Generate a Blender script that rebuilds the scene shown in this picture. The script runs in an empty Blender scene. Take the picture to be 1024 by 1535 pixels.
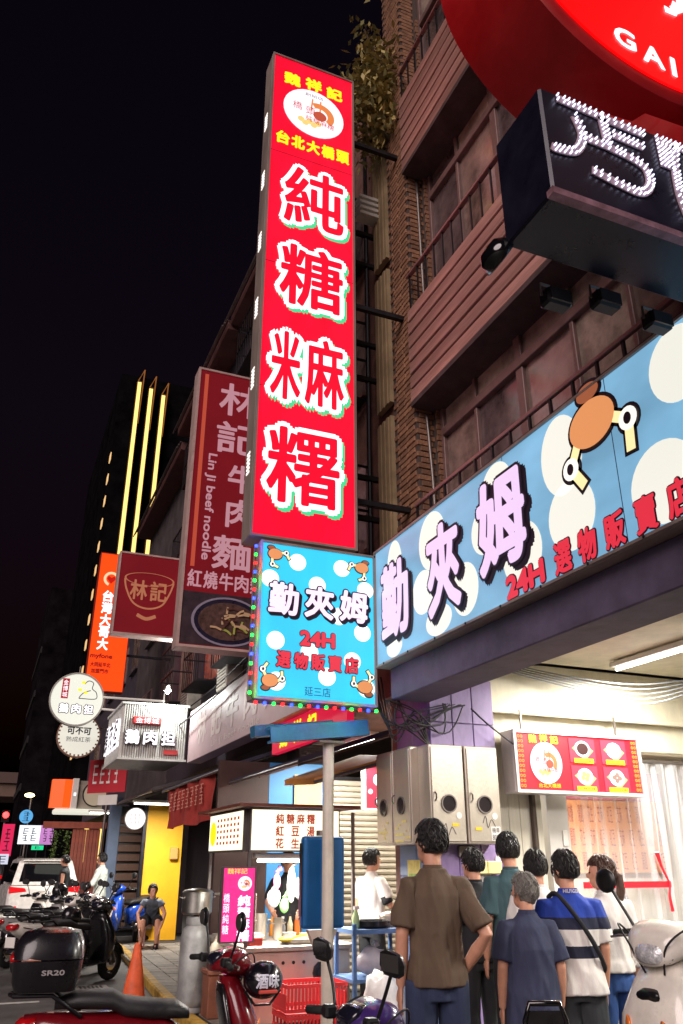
import bpy, bmesh, math, random
from mathutils import Vector, Matrix, noise
rnd = random.Random(11)
R = math.radians
S = bpy.context.scene
COL = S.collection
# ------------------------------------------------------------------ camera, sky, sun, exposure
cam = bpy.data.cameras.new('camera')
cam.sensor_fit = 'VERTICAL'; cam.sensor_height = 36.0; cam.lens = 1200.0/1535.0*36.0
cam.clip_start = 0.05; cam.clip_end = 2000
camo = bpy.data.objects.new('camera', cam); COL.objects.link(camo)
camo.location = (0, 0, 1.6)
camo.rotation_euler = (R(90)+math.atan(525/1200), 0, R(-22.7))
S.camera = camo
W = bpy.data.worlds.new('World'); S.world = W; W.use_nodes = True
wn = W.node_tree.nodes; wl = W.node_tree.links
bg = wn['Background']
sky = wn.new('ShaderNodeTexSky'); sky.sky_type = 'NISHITA'; sky.sun_disc = False
sky.sun_elevation = R(-3.1); sky.sun_rotation = R(200)
tint = wn.new('ShaderNodeMix'); tint.data_type = 'RGBA'; tint.blend_type = 'MULTIPLY'; tint.inputs[0].default_value = 1.0
tint.inputs[7].default_value = (1.15, .62, 1.05, 1)      # the town's purple night glow
wl.new(sky.outputs[0], tint.inputs[6]); wl.new(tint.outputs[2], bg.inputs[0]); bg.inputs[1].default_value = 0.06
sun = bpy.data.lights.new('sun', 'SUN'); sun.energy = 1.9; sun.angle = R(40); sun.color = (1.0, 0.84, 0.82)
suno = bpy.data.objects.new('sun', sun); COL.objects.link(suno)
suno.rotation_euler = Vector((0.62, 0.62, -0.47)).to_track_quat('-Z', 'Y').to_euler()
S.view_settings.view_transform = 'Standard'; S.view_settings.look = 'None'
S.view_settings.exposure = 0.38; S.view_settings.gamma = 1.0
S.render.engine = 'CYCLES'
S.cycles.use_denoising = True
S.cycles.max_bounces = 6; S.cycles.transparent_max_bounces = 16
S.cycles.sample_clamp_indirect = 4.0

# ------------------------------------------------------------------ materials
def lin(c):
    return tuple((x/255/12.92 if x/255 <= .04045 else ((x/255+.055)/1.055)**2.4) for x in c)
MATS = {}
def mat(name, rgb, rough=.55, metal=0., noise_=None, bump=None, emit=0., alpha=1., spec=.5, trans=0., coat=0., stretch=None, ecol=None, sample=None, rand=0.):
    """rgb: sRGB 0-255 surface colour. noise_=(scale, amount); bump=(scale, strength)."""
    if name in MATS: return MATS[name]
    m = bpy.data.materials.new(name); m.use_nodes = True
    nt = m.node_tree; p = nt.nodes['Principled BSDF']; L = nt.links
    c = lin(rgb)
    p.inputs['Base Color'].default_value = (*c, 1); p.inputs['Roughness'].default_value = rough
    p.inputs['Metallic'].default_value = metal; p.inputs['Specular IOR Level'].default_value = spec
    p.inputs['Alpha'].default_value = alpha; p.inputs['Transmission Weight'].default_value = trans
    p.inputs['Coat Weight'].default_value = coat
    co = None
    if noise_ or bump:
        tc = nt.nodes.new('ShaderNodeTexCoord'); co = tc.outputs['Object']
        if stretch:
            mp = nt.nodes.new('ShaderNodeMapping'); mp.inputs['Scale'].default_value = stretch
            L.new(co, mp.inputs[0]); co = mp.outputs[0]
    if noise_:
        n = nt.nodes.new('ShaderNodeTexNoise'); n.inputs['Scale'].default_value = noise_[0]; n.inputs['Detail'].default_value = 8; n.inputs['Roughness'].default_value = .65
        L.new(co, n.inputs['Vector'])
        r = nt.nodes.new('ShaderNodeValToRGB'); a = noise_[1]
        r.color_ramp.elements[0].position = .3; r.color_ramp.elements[1].position = .7
        r.color_ramp.elements[0].color = (*[x*(1-a) for x in c], 1)
        r.color_ramp.elements[1].color = (*[min(1, x*(1+a)+.02*a) for x in c], 1)
        L.new(n.outputs['Fac'], r.inputs[0]); L.new(r.outputs[0], p.inputs['Base Color'])
        rr = nt.nodes.new('ShaderNodeMapRange'); rr.inputs['To Min'].default_value = max(.03, rough-.15); rr.inputs['To Max'].default_value = min(1, rough+.15)
        L.new(n.outputs['Fac'], rr.inputs[0]); L.new(rr.outputs[0], p.inputs['Roughness'])
    if rand:
        oi = nt.nodes.new('ShaderNodeObjectInfo'); mr = nt.nodes.new('ShaderNodeMapRange'); mr.inputs['To Min'].default_value = 1-rand; mr.inputs['To Max'].default_value = 1+rand
        hs = nt.nodes.new('ShaderNodeHueSaturation'); L.new(oi.outputs['Random'], mr.inputs[0]); L.new(mr.outputs[0], hs.inputs['Value'])
        src = p.inputs['Base Color'].links
        if src: L.new(src[0].from_socket, hs.inputs['Color'])
        else: hs.inputs['Color'].default_value = (*c, 1)
        L.new(hs.outputs[0], p.inputs['Base Color'])
    if bump:
        n2 = nt.nodes.new('ShaderNodeTexNoise'); n2.inputs['Scale'].default_value = bump[0]; n2.inputs['Detail'].default_value = 6
        L.new(co, n2.inputs['Vector'])
        b = nt.nodes.new('ShaderNodeBump'); b.inputs['Strength'].default_value = bump[1]; b.inputs['Distance'].default_value = .02
        L.new(n2.outputs['Fac'], b.inputs['Height']); L.new(b.outputs[0], p.inputs['Normal'])
    if emit:
        e = lin(ecol) if ecol else c
        p.inputs['Emission Color'].default_value = (*e, 1); p.inputs['Emission Strength'].default_value = emit
        if sample is False: m.cycles.emission_sampling = 'NONE'
    MATS[name] = m
    return m
def glow(name, rgb, k=1., sample=True, rough=.35, var=None):
    """a backlit sheet: gives off its own colour; var=(scale, amount) the uneven tubes behind it"""
    if name in MATS: return MATS[name]
    m = mat(name, tuple(x*.55 for x in rgb), rough=rough, emit=k, ecol=rgb, sample=None if sample else False)
    if var:
        nt = m.node_tree; p = nt.nodes['Principled BSDF']
        tc = nt.nodes.new('ShaderNodeTexCoord'); mp = nt.nodes.new('ShaderNodeMapping'); mp.inputs['Scale'].default_value = var[2] if len(var) > 2 else (1, 1, 1)
        n = nt.nodes.new('ShaderNodeTexNoise'); n.inputs['Scale'].default_value = var[0]; n.inputs['Detail'].default_value = 3
        mr = nt.nodes.new('ShaderNodeMapRange'); mr.inputs['From Min'].default_value = .3; mr.inputs['From Max'].default_value = .7
        mr.inputs['To Min'].default_value = k*(1-var[1]); mr.inputs['To Max'].default_value = k*(1+var[1])
        nt.links.new(tc.outputs['Object'], mp.inputs[0]); nt.links.new(mp.outputs[0], n.inputs['Vector'])
        nt.links.new(n.outputs['Fac'], mr.inputs[0]); nt.links.new(mr.outputs[0], p.inputs['Emission Strength'])
    return m
# shared surfaces
STEEL = mat('stainless', (196, 186, 172), .36, .6, (2.2, .2), (60, .06), stretch=(1, 1, .45))
GREYM = mat('grey_metal', (120, 112, 108), .45, .7, (7, .2))
CABG = mat('cabinet_grey', (148, 132, 124), .5, .15, (3, .3), stretch=(1, 1, .3))
DARKM = mat('dark_metal', (38, 36, 40), .45, .6, (9, .3))
BLACK = mat('black_plastic', (20, 20, 22), .35, 0, (12, .25))
RUBBER = mat('rubber', (18, 18, 18), .8, 0, (20, .3))
CHROME = mat('chrome', (210, 210, 212), .12, 1.)
WHITEP = mat('white_paint', (226, 222, 214), .5, 0, (4, .08))
SKIN = mat('skin', (206, 150, 122), .5, 0, (25, .08), (90, .05))
HAIRB = mat('hair_black', (22, 18, 17), .42, 0, (60, .4), (90, .6), stretch=(3, 3, .5))
HAIRG = mat('hair_grey', (120, 116, 110), .5, 0, (70, .5), (90, .6), stretch=(3, 3, .5))
HAIRN = mat('hair_brown', (70, 42, 28), .42, 0, (70, .4), (90, .6), stretch=(3, 3, .5))
WIRE = mat('cable', (22, 20, 24), .6)
GLASSD = mat('window_glass', (44, 38, 40), .12, 0, (2.2, .5), (3, .05))

# ------------------------------------------------------------------ mesh building
def basis(d):
    d = d.normalized(); a = Vector((0, 0, 1)) if abs(d.z) < .95 else Vector((1, 0, 0))
    u = d.cross(a).normalized(); v = d.cross(u).normalized()
    return u, v
class MB:
    def __init__(s): s.v = []; s.f = []
    def add(s, vs, fs):
        o = len(s.v); s.v += [tuple(v) for v in vs]; s.f += [tuple(i+o for i in f) for f in fs]; return s
    def box(s, x0, x1, y0, y1, z0, z1, M=None):
        vs = [Vector((x, y, z)) for z in (z0, z1) for y in (y0, y1) for x in (x0, x1)]
        if M: vs = [M @ v for v in vs]
        return s.add(vs, [(0, 2, 3, 1), (4, 5, 7, 6), (0, 1, 5, 4), (2, 6, 7, 3), (0, 4, 6, 2), (1, 3, 7, 5)])
    def loft(s, rings, cap=True, closed=False):
        n = len(rings[0]); vs = [p for r in rings for p in r]; fs = []
        m = len(rings)
        for i in range(m if closed else m-1):
            a, b = i*n, ((i+1) % m)*n
            for j in range(n): fs.append((a+j, a+(j+1) % n, b+(j+1) % n, b+j))
        if cap and not closed:
            fs.append(tuple(range(n))[::-1]); fs.append(tuple(range((m-1)*n, m*n)))
        return s.add(vs, fs)
    def tube(s, pts, r, n=8, cap=True):
        pts = [Vector(p) for p in pts]; k = len(pts)
        rs = r if isinstance(r, (list, tuple)) else [r]*k
        rings = []; pu = None
        for i, p in enumerate(pts):
            d = (pts[min(i+1, k-1)]-pts[max(i-1, 0)])
            if d.length < 1e-9: d = Vector((0, 0, 1))
            if pu is None: u, v = basis(d)
            else:
                d.normalize(); u = (pu-d*pu.dot(d))
                u = u.normalized() if u.length > 1e-6 else basis(d)[0]
                v = d.cross(u).normalized()
            pu = u
            rings.append([p+(u*math.cos(2*math.pi*j/n)+v*math.sin(2*math.pi*j/n))*rs[i] for j in range(n)])
        return s.loft(rings, cap)
    def cyl(s, c, r, z0, z1, n=16, r2=None):
        r2 = r if r2 is None else r2
        return s.loft([[(c[0]+q*math.cos(2*math.pi*j/n), c[1]+q*math.sin(2*math.pi*j/n), z) for j in range(n)] for q, z in ((r, z0), (r2, z1))])
    def lathe(s, prof, n=20, M=None, cap=True):
        rings = [[Vector((q*math.cos(2*math.pi*j/n), q*math.sin(2*math.pi*j/n), z)) for j in range(n)] for q, z in prof]
        if M: rings = [[M @ p for p in r] for r in rings]
        return s.loft(rings, cap)
    def ell(s, c, r, nu=16, nv=10, M=None):
        c = Vector(c); rings = []
        for i in range(nv+1):
            t = math.pi*(.02+.96*i/nv)
            rings.append([Vector((r[0]*math.sin(t)*math.cos(2*math.pi*j/nu), r[1]*math.sin(t)*math.sin(2*math.pi*j/nu), -r[2]*math.cos(t))) for j in range(nu)])
        rings = [[c+(M @ p if M else p) for p in q] for q in rings]
        return s.loft(rings)
    def prism(s, poly, axis, a, b):
        """2D polygon extruded along axis; poly coords are the two other axes in xyz order"""
        def mk(p, t):
            return {'x': (t, p[0], p[1]), 'y': (p[0], t, p[1]), 'z': (p[0], p[1], t)}[axis]
        return s.loft([[mk(p, a) for p in poly], [mk(p, b) for p in poly]])
    def build(s, name, m, parent=None, smooth=False, bevel=0., seg=1, loc=None):
        me = bpy.data.meshes.new(name); me.from_pydata(s.v, [], s.f)
        bm = bmesh.new(); bm.from_mesh(me)
        bmesh.ops.recalc_face_normals(bm, faces=bm.faces)
        if bevel:
            es = [e for e in bm.edges if len(e.link_faces) == 2 and e.calc_face_angle(0) > .6]
            bmesh.ops.bevel(bm, geom=es, offset=bevel, segments=seg, profile=.5, affect='EDGES', clamp_overlap=True)
        bm.to_mesh(me); bm.free()
        return link(name, me, m, parent, smooth, loc)
def link(name, me, m, parent=None, smooth=False, loc=None):
    if m is not None and not me.materials: me.materials.append(m)
    if smooth:
        me.polygons.foreach_set('use_smooth', [True]*len(me.polygons))
        if smooth == 'auto': me.set_sharp_from_angle(angle=R(40))
    o = bpy.data.objects.new(name, me); COL.objects.link(o)
    if parent: o.parent = parent
    if loc: o.location = loc
    return o
def tag(o, label, cat, group=None):
    o['label'] = label; o['category'] = cat
    if group: o['group'] = group
    return o
def thing(name, label, cat, loc=(0, 0, 0), rz=0., group=None):
    o = bpy.data.objects.new(name, None); o.empty_display_size = .1; COL.objects.link(o)
    o.location = loc; o.rotation_euler = (0, 0, R(rz))
    return tag(o, label, cat, group)
def struct(o): o['kind'] = 'structure'; return o
def stuff(o): o['kind'] = 'stuff'; return o
def share(o, parent=None, loc=None):
    c = o.copy(); COL.objects.link(c); c.parent = parent if parent else o.parent
    if loc: c.location = loc
    return c
def copy_tree(o, parent=None):
    c = o.copy(); COL.objects.link(c); c.parent = parent
    for ch in list(o.children): copy_tree(ch, c)
    return c
def bar(a, b, r, name, m, parent=None, n=6): return MB().tube([a, b], r, n).build(name, m, parent, smooth=True)

# ------------------------------------------------------------------ lettering
GL = {}
def glyph(ch):
    if ch in GL: return GL[ch]
    c = bpy.data.curves.new('glyph', 'FONT'); c.body = ch; c.resolution_u = 3
    o = bpy.data.objects.new('glyph', c); COL.objects.link(o)
    bpy.context.view_layer.update()
    me = bpy.data.meshes.new_from_object(o.evaluated_get(bpy.context.evaluated_depsgraph_get()))
    vs = [(v.co.x, v.co.y) for v in me.vertices]; fs = [tuple(p.vertices) for p in me.polygons]
    bpy.data.objects.remove(o); bpy.data.curves.remove(c); bpy.data.meshes.remove(me)
    if not vs: GL[ch] = ([], [], 1); return GL[ch]
    x0, x1 = min(v[0] for v in vs), max(v[0] for v in vs); y0, y1 = min(v[1] for v in vs), max(v[1] for v in vs)
    vs = [((x-x0)/(x1-x0)-.5, (y-y0)/(y1-y0)-.5) for x, y in vs]
    GL[ch] = (vs, fs, (x1-x0)/(y1-y0)); return GL[ch]
def put(mb, ch, cx, cz, w, h, y, fat=0., rot=0., shear=0., rings=1):
    """draw a string, fitted to w x h about (cx, cz), on a sign face (local, facing -y). fat: stroke growth in metres."""
    vs, fs, _ = glyph(ch)
    offs = [(0, 0)]
    for q in range(1, rings+1):
        rr = fat*q/rings
        if fat: offs += [(rr*math.cos(k*math.pi/6), rr*math.sin(k*math.pi/6)) for k in range(12)]
    cr, sr = math.cos(R(rot)), math.sin(R(rot))
    for i, (ox, oz) in enumerate(offs):
        p = []
        for x, z in vs:
            x = x*w+shear*z*h; z = z*h
            p.append((cx+x*cr-z*sr+ox, y-i*.00008, cz+x*sr+z*cr+oz))
        mb.add(p, fs)
    return mb
def letters(name, s, cx, cz, w, h, y, m, parent, fat=0., rot=0., shear=0., vertical=False):
    mb = MB()
    if vertical:
        n = len(s); ch = h/n
        for i, c in enumerate(s): put(mb, c, cx, cz+h/2-ch*(i+.5), w, ch*.86, y, fat, rot)
    else: put(mb, s, cx, cz, w, h, y, fat, rot, shear)
    return mb.build(name, m, parent)
def disc(mb, cx, cz, rx, rz, y, t=.003, n=32, rot=0.):
    c, s_ = math.cos(R(rot)), math.sin(R(rot))
    poly = [(cx+rx*math.cos(2*math.pi*j/n)*c-rz*math.sin(2*math.pi*j/n)*s_, cz+rx*math.cos(2*math.pi*j/n)*s_+rz*math.sin(2*math.pi*j/n)*c) for j in range(n)]
    return mb.prism(poly, 'y', y, y-t)
def ringdisc(mb, cx, cz, r0, r1, y, t=.003, n=36, a0=0, a1=360, asp=1.):
    k = n if a1-a0 >= 360 else n+1
    full = a1-a0 >= 360
    rings = []
    for j in range(k):
        a = R(a0+(a1-a0)*j/n)
        ca, sa = math.cos(a), math.sin(a)*asp
        rings.append([(cx+r0*ca, y, cz+r0*sa), (cx+r1*ca, y, cz+r1*sa), (cx+r1*ca, y-t, cz+r1*sa), (cx+r0*ca, y-t, cz+r0*sa)])
    return mb.loft(rings, cap=not full, closed=full)
def rect(mb, x0, x1, z0, z1, y, t=.003): return mb.box(x0, x1, y-t, y, z0, z1)
def cabinet(t, w, h, d, mface, mcab, rim=.035, mrim=None, nm='cabinet'):
    """light box, local: bottom centre of the front face at the origin, facing -y"""
    MB().box(-w/2, w/2, .012, d, 0, h).build(nm, mcab, t, bevel=.008)
    MB().box(-w/2+rim*.6, w/2-rim*.6, 0, .011, rim*.6, h-rim*.6).build('sign_face', mface, t)
    f = MB()
    for a in ((-w/2, w/2, 0, rim), (-w/2, w/2, h-rim, h)): f.box(a[0], a[1], -.02, .01, a[2], a[3])
    for a in ((-w/2, -w/2+rim), (w/2-rim, w/2)): f.box(a[0], a[1], -.0195, .0095, rim, h-rim)
    f.build('rim', mrim or mcab, t)
def polyline(mb, pts, w, y, t=.003):
    """flat stroke of width w through (x,z) points"""
    P = [Vector((p[0], p[1])) for p in pts]; rings = []
    for i, p in enumerate(P):
        d = (P[min(i+1, len(P)-1)]-P[max(i-1, 0)]).normalized(); n = Vector((-d.y, d.x))*w/2
        a, b = p+n, p-n
        rings.append([(a.x, y, a.y), (b.x, y, b.y), (b.x, y-t, b.y), (a.x, y-t, a.y)])
    return mb.loft(rings)
def curve_pts(pts, k=6):
    out = []
    P = [Vector(p) for p in pts]
    for i in range(len(P)-1):
        p0, p1, p2, p3 = P[max(i-1, 0)], P[i], P[i+1], P[min(i+2, len(P)-1)]
        for j in range(k):
            t = j/k
            out.append(.5*((2*p1)+(p2-p0)*t+(2*p0-5*p1+4*p2-p3)*t*t+(3*p1-p0-3*p2+p3)*t**3))
    out.append(P[-1]); return out
def cable(pts, r, name, m, parent=None, n=5): return MB().tube(curve_pts(pts), r, n).build(name, m, parent, smooth=True)
# ================================================================== ground
ASPH = mat('asphalt', (84, 80, 78), .7, 0, (2.2, .4), (120, .35))
PAVE = mat('paving', (124, 116, 106), .7, 0, (9, .35), (60, .3), rand=.25)
g = MB().box(-400, 400, -60, 900, -.5, 0).build('ground', ASPH); struct(g)
CURB = [(2.28, -12), (2.28, 10), (2.42, 12.5), (2.74, 17), (2.9, 22), (2.95, 120)]
def strip(w0, w1, z0, z1):
    mb = MB(); rings = []
    for x, y in CURB: rings.append([(x+w0, y, z0), (x+w1, y, z0), (x+w1, y, z1), (x+w0, y, z1)])
    return mb.loft(rings)
pv = strip(.14, 9.9, -.1, .09).build('pavement', mat('pavement_bed', (60, 56, 52), .9, 0, (20, .3))); struct(pv)
k = strip(0, .1385, -.1, .115).build('kerb', mat('kerb_paint', (168, 132, 52), .7, 0, (7, .55), (30, .3)), bevel=.02); struct(k)
tile = None
for iy in range(34):
    for ix in range(5):
        x, y = 2.62+ix*.305+(.05 if iy > 14 else 0)*(iy-14)*.28, 8.05+iy*.305
        if tile is None:
            tile = MB().box(-.147, .147, -.147, .147, -.02, .012).build('paving_tile', PAVE, pv, bevel=.006, loc=(x, y, .09))
        else:
            o = share(tile, pv, (x, y, .09+rnd.uniform(-.003, .004))); o.rotation_euler = (rnd.uniform(-.008, .008), rnd.uniform(-.008, .008), rnd.uniform(-.01, .01))
# road markings: motorbike bay lines and manhole
lm = mat('road_paint', (196, 192, 184), .7, 0, (10, .35))
for i, (x, y, w, l) in enumerate(((1.1, 15.4, .09, 1.7), (.35, 12.2, 1.3, .09), (.3, 18.6, .1, 9))):
    struct(MB().box(x-w/2, x+w/2, y-l/2, y+l/2, .001, .005).build('road_line', lm))
mh = thing('drain_cover', 'dark iron slotted drain cover set in the road by the kerb', 'drain cover', (1.75, 13.2, .002))
MB().box(-.22, .22, -.18, .18, 0, .006).build('plate', mat('pale_concrete', (150, 146, 138), .8, 0, (8, .2)), mh)
for i in range(6): MB().box(-.16+i*.055, -.135+i*.055, -.12, .12, .006, .01).build('slot', BLACK, mh)

# ================================================================== near building (arcade, beam, slatted balconies, windows, brick pier)
WOOD = mat('slat_wood', (152, 112, 102), .6, 0, (6, .42), (30, .4), stretch=(1, .1, 1), rand=.22)
BRICK = mat('brick', (134, 94, 68), .8, 0, (9, .5), (40, .5), rand=.3)
MORT = mat('mortar', (74, 60, 54), .9, 0, (20, .3))
FRAMEW = mat('window_frame', (112, 86, 82), .5, .1, (8, .25))
nb = thing('arcade_building', 'brick and wood slatted building over the arcade behind the polka dot fascia sign', 'building', (0, 0, 0))
CONC = mat('dark_concrete', (70, 58, 66), .85, 0, (3, .35), (20, .2))
MB().box(4.22, 12, -6, 7.6, 3.62, 19).build('wall', CONC, nb)
MB().box(3.42, 3.82, -6, 6.95, 3.02, 3.32).build('beam', mat('beam_paint', (92, 80, 104), .7, 0, (2.5, .4), (12, .2)), nb, bevel=.01)
MB().box(3.62, 4.21, -6, 6.95, 3.33, 4.5).build('parapet', CONC, nb)
CREAM = mat('cream_paint', (228, 220, 196), .6, 0, (3.5, .16), (10, .1), stretch=(1, 1, .35))
MB().box(3.83, 9.5, -6, 7.0, 3.55, 3.61).build('ceiling', CREAM, nb)
for y in (1.2, 4.4): MB().box(3.83, 9.5, y, y+.22, 3.36, 3.549).build('ceiling_beam', CREAM, nb, bevel=.01)
MB().box(9.4, 9.6, -6, 7.0, .1, 3.55).build('arcade_wall', CREAM, nb)
# balconies: slats, rails, soffit
def balcony(z0, z1, ztop, ya, yb, nsl):
    x = 3.8; h = (z1-z0)/nsl; s0 = None
    MB().box(x+.045, x+.1, ya, yb, z0+.01, z1-.01).build('slat_backing', mat('slat_gap', (30, 22, 24), .9), nb)
    for i in range(nsl):
        if s0 is None: s0 = MB().box(-.02, .02, -(yb-ya)/2, (yb-ya)/2, 0, h-.034).build('slat', WOOD, nb, bevel=.006, loc=(x, (ya+yb)/2, z0))
        else:
            o = share(s0, nb, (x+rnd.uniform(-.006, .006), (ya+yb)/2, z0+i*h)); o.rotation_euler = (rnd.uniform(-.001, .001), rnd.uniform(-.04, .04), 0)
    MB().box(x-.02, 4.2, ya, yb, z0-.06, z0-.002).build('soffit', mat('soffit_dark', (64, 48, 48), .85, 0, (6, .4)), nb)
    MB().box(x-.03, x+.03, ya, yb, ztop-.03, ztop).build('rail', mat('rail_metal', (150, 110, 108), .5, .4, (9, .2)), nb, bevel=.006)
    n = int((yb-ya)/.2); b0 = None
    for i in range(n):
        p = (x, yb-.06-i*(yb-ya-.1)/n, z1)
        if b0 is None: b0 = MB().box(-.009, .009, -.009, .009, 0, ztop-.03-z1).build('baluster', DARKM, nb, loc=p)
        else: share(b0, nb, p)
balcony(6.42, 7.72, 8.22, -3, 6.98, 7)
balcony(9.98, 11.3, 11.8, -3, 6.98, 7)
# rail over the fascia sign
MB().box(3.72, 3.76, -3, 6.9, 5.06, 5.1).build('rail', mat('rail_metal', (150, 110, 108)), nb, bevel=.006)
b0 = None
for i in range(34):
    p = (3.74, 6.85-i*.29, 4.5)
    if b0 is None: b0 = MB().box(-.012, .012, -.012, .012, 0, .56).build('baluster', DARKM, nb, loc=p)
    else: share(b0, nb, p)
# windows
def window(y0, y1, z0, z1, zm, muls):
    w = MB(); x0, x1 = 4.12, 4.2
    w.box(x0, x1, y0, y0+.06, z0, z1); w.box(x0, x1, y1-.06, y1, z0, z1)
    w.box(x0, x1, y0+.061, y1-.061, z0, z0+.06); w.box(x0, x1, y0+.061, y1-.061, z1-.06, z1)
    w.box(x0-.02, x1, y0+.061, y1-.061, zm-.05, zm+.05)
    for y, t in muls: w.box(x0+.003, x1, y-t/2, y+t/2, z0+.061, zm-.051); w.box(x0+.003, x1, y-t/2, y+t/2, zm+.051, z1-.061)
    fr = w.build('window', FRAMEW, nb, bevel=.006)
    ys = [y0]+[m[0] for m in muls]+[y1]
    ys = sorted(ys)
    for i in range(len(ys)-1):
        for a, b in ((z0+.03, zm-.02), (zm+.02, z1-.03)):
            pm = PANES[rnd.randrange(len(PANES))]
            o = MB().box(4.165, 4.172, ys[i]+.02, ys[i+1]-.02, a, b).build('pane', pm, fr)
            o.rotation_euler = (0, 0, 0)
PANES = [mat('pane_sheen', (140, 124, 112), .22, 0, (3.2, .6), (4, .1)), mat('pane_dark', (84, 70, 70), .15, 0, (2.5, .7), (4, .1)), mat('pane_brown', (116, 96, 88), .18, 0, (3, .65), (3, .1))]  # pane colours lightened to stand in for reflections in the glass
window(2.6, 6.92, 4.55, 6.9, 6.05, [(6.2, .05), (5.4, .11), (4.6, .05), (3.9, .05), (3.2, .11)])
window(2.6, 6.92, 8.0, 10.45, 9.55, [(6.2, .05), (5.4, .11), (4.6, .05), (3.9, .05), (3.2, .11)])
window(2.6, 6.92, 11.6, 14, 12.9, [(6.2, .05), (5.4, .11), (4.6, .05), (3.4, .11)])
# brick lintels above the windows
for z in (6.92, 10.47):
    b0 = None
    for i in range(36):
        p = (4.16, 6.9-i*.085, z)
        if b0 is None: b0 = MB().box(-.05, .05, -.036, .036, 0, .2).build('brick', BRICK, nb, bevel=.006, loc=p)
        else: share(b0, nb, (p[0]+rnd.uniform(-.006, .006), p[1], p[2]))
# brick pier: mortar core and bricks course by course
MB().box(3.864, 4.21, 7.014, 7.56, 3.4, 18).build('pier_core', MORT, nb)
bs = [MB().box(-.012, .012, -.1, .1, 0, .06).build('brick', BRICK, nb, bevel=.005, loc=(3.862, 7.12, 4.32)),
      MB().box(-.1, .1, -.012, .012, 0, .06).build('brick', BRICK, nb, bevel=.005, loc=(3.975, 7.01, 4.32))]
rest = MB(); cnt = 2
for c in range(180):
    z = 4.32+c*.0725; off = .1 if c % 2 else 0
    spots = [(0, 3.862, 7.11+off*.5, 1), (0, 3.862, 7.323+off*.5, 1)] + ([(0, 3.862, 7.5, .5)] if not off else [])
    spots += [(1, 3.962+off*.35, 7.012, 1)]
    for kind, x, y, sc in spots:
        if c == 0 and cnt == 2 and kind == 0 and sc == 1: pass
        jx, jy = rnd.uniform(-.004, .004), rnd.uniform(-.004, .004)
        if cnt < 290:
            o = share(bs[kind], nb, (x+jx, y+jy, z)); o.scale = (1, sc, 1) if kind == 0 else (sc, 1, 1); cnt += 1
        else:
            if kind == 0: rest.box(x-.012+jx, x+.012+jx, y-.1*sc, y+.1*sc, z, z+.06)
            else: rest.box(x-.1*sc, x+.1*sc, y-.012+jy, y+.012+jy, z, z+.06)
stuff(rest.build('upper_brick', BRICK, nb))
# second brick return beside the window
MB().box(4.085, 4.22, 6.93, 7.012, 4.5, 18).build('jamb_core', MORT, nb)
rest = MB()
for c in range(118):
    z = 4.52+c*.0725
    rest.box(4.07+.01*(c % 2), 4.2, 6.915+rnd.uniform(-.003, .003), 6.94, z, z+.06)
stuff(rest.build('jamb_brick', BRICK, nb))
cable([(4.02, 6.97, 3.6), (4.02, 6.97, 5.2), (4.0, 6.98, 5.9), (3.98, 6.98, 6.3)], .02, 'drain_pipe', GREYM, nb, 8)
cable([(4.02, 6.97, 6.6), (4.02, 6.97, 7.6), (4.0, 6.98, 9.9)], .02, 'drain_pipe', GREYM, nb, 8)
# purple tiled pillar
pt = mat('purple_tile', (146, 124, 174), .4, 0, (4, .3), (14, .12), rand=.1, stretch=(1, 1, .4))
pl = MB().box(3.87, 4.58, 7.02, 7.72, .1, 3.3).build('pillar', mat('pillar_core', (170, 160, 176), .8), nb)
t0 = None
for fz in range(7):
    z = .1+fz*.46; h = min(.452, 3.3-z)
    for (x0, x1) in ((3.862, 4.106), (4.114, 4.34), (4.348, 4.588)):
        MB().box(x0, x1, 7.002, 7.022, z, z+h).build('tile', pt, pl, bevel=.004)
    for (y0, y1) in ((7.03, 7.37), (7.378, 7.72)):
        MB().box(3.855, 3.872, y0, y1, z, z+h).build('tile', pt if fz > 3 else mat('blue_tile', (112, 140, 186), .5, 0, (3, .25)), pl, bevel=.004)
# peeled mural on the lower pillar: ragged painted patches
def blotch(cx, cz, rx, rz, seed, n=22):
    r2 = random.Random(seed)
    return [(cx+rx*math.cos(2*math.pi*j/n)*r2.uniform(.7, 1.1), cz+rz*math.sin(2*math.pi*j/n)*r2.uniform(.7, 1.1)) for j in range(n)]
tq = mat('turquoise_paint', (60, 150, 176), .6, 0, (8, .4)); chip = mat('bare_plaster', (206, 200, 200), .8, 0, (14, .2))
MB().prism([(3.87, .82), (4.58, .76), (4.58, 1.2), (4.2, 1.18), (3.87, 1.24)], 'y', 7.0015, 6.996).build('paint_patch', tq, pl)
for i, (x, z, rx, rz) in enumerate(((4.36, 1.5, .07, .14), (4.28, 1.66, .06, .03), (4.47, 1.3, .1, .03), (4.52, 1.62, .03, .05), (4.42, .95, .06, .08), (4.2, .66, .2, .07), (4.45, .62, .12, .1), (4.5, .85, .05, .06), (4.22, 1.4, .02, .06))):
    MB().prism(blotch(x, z, rx, rz, i), 'y', 6.9955, 6.992).build('paint_patch', chip if i != 5 else mat('soot_paint', (58, 62, 74), .8, 0, (12, .5)), pl)
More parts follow.
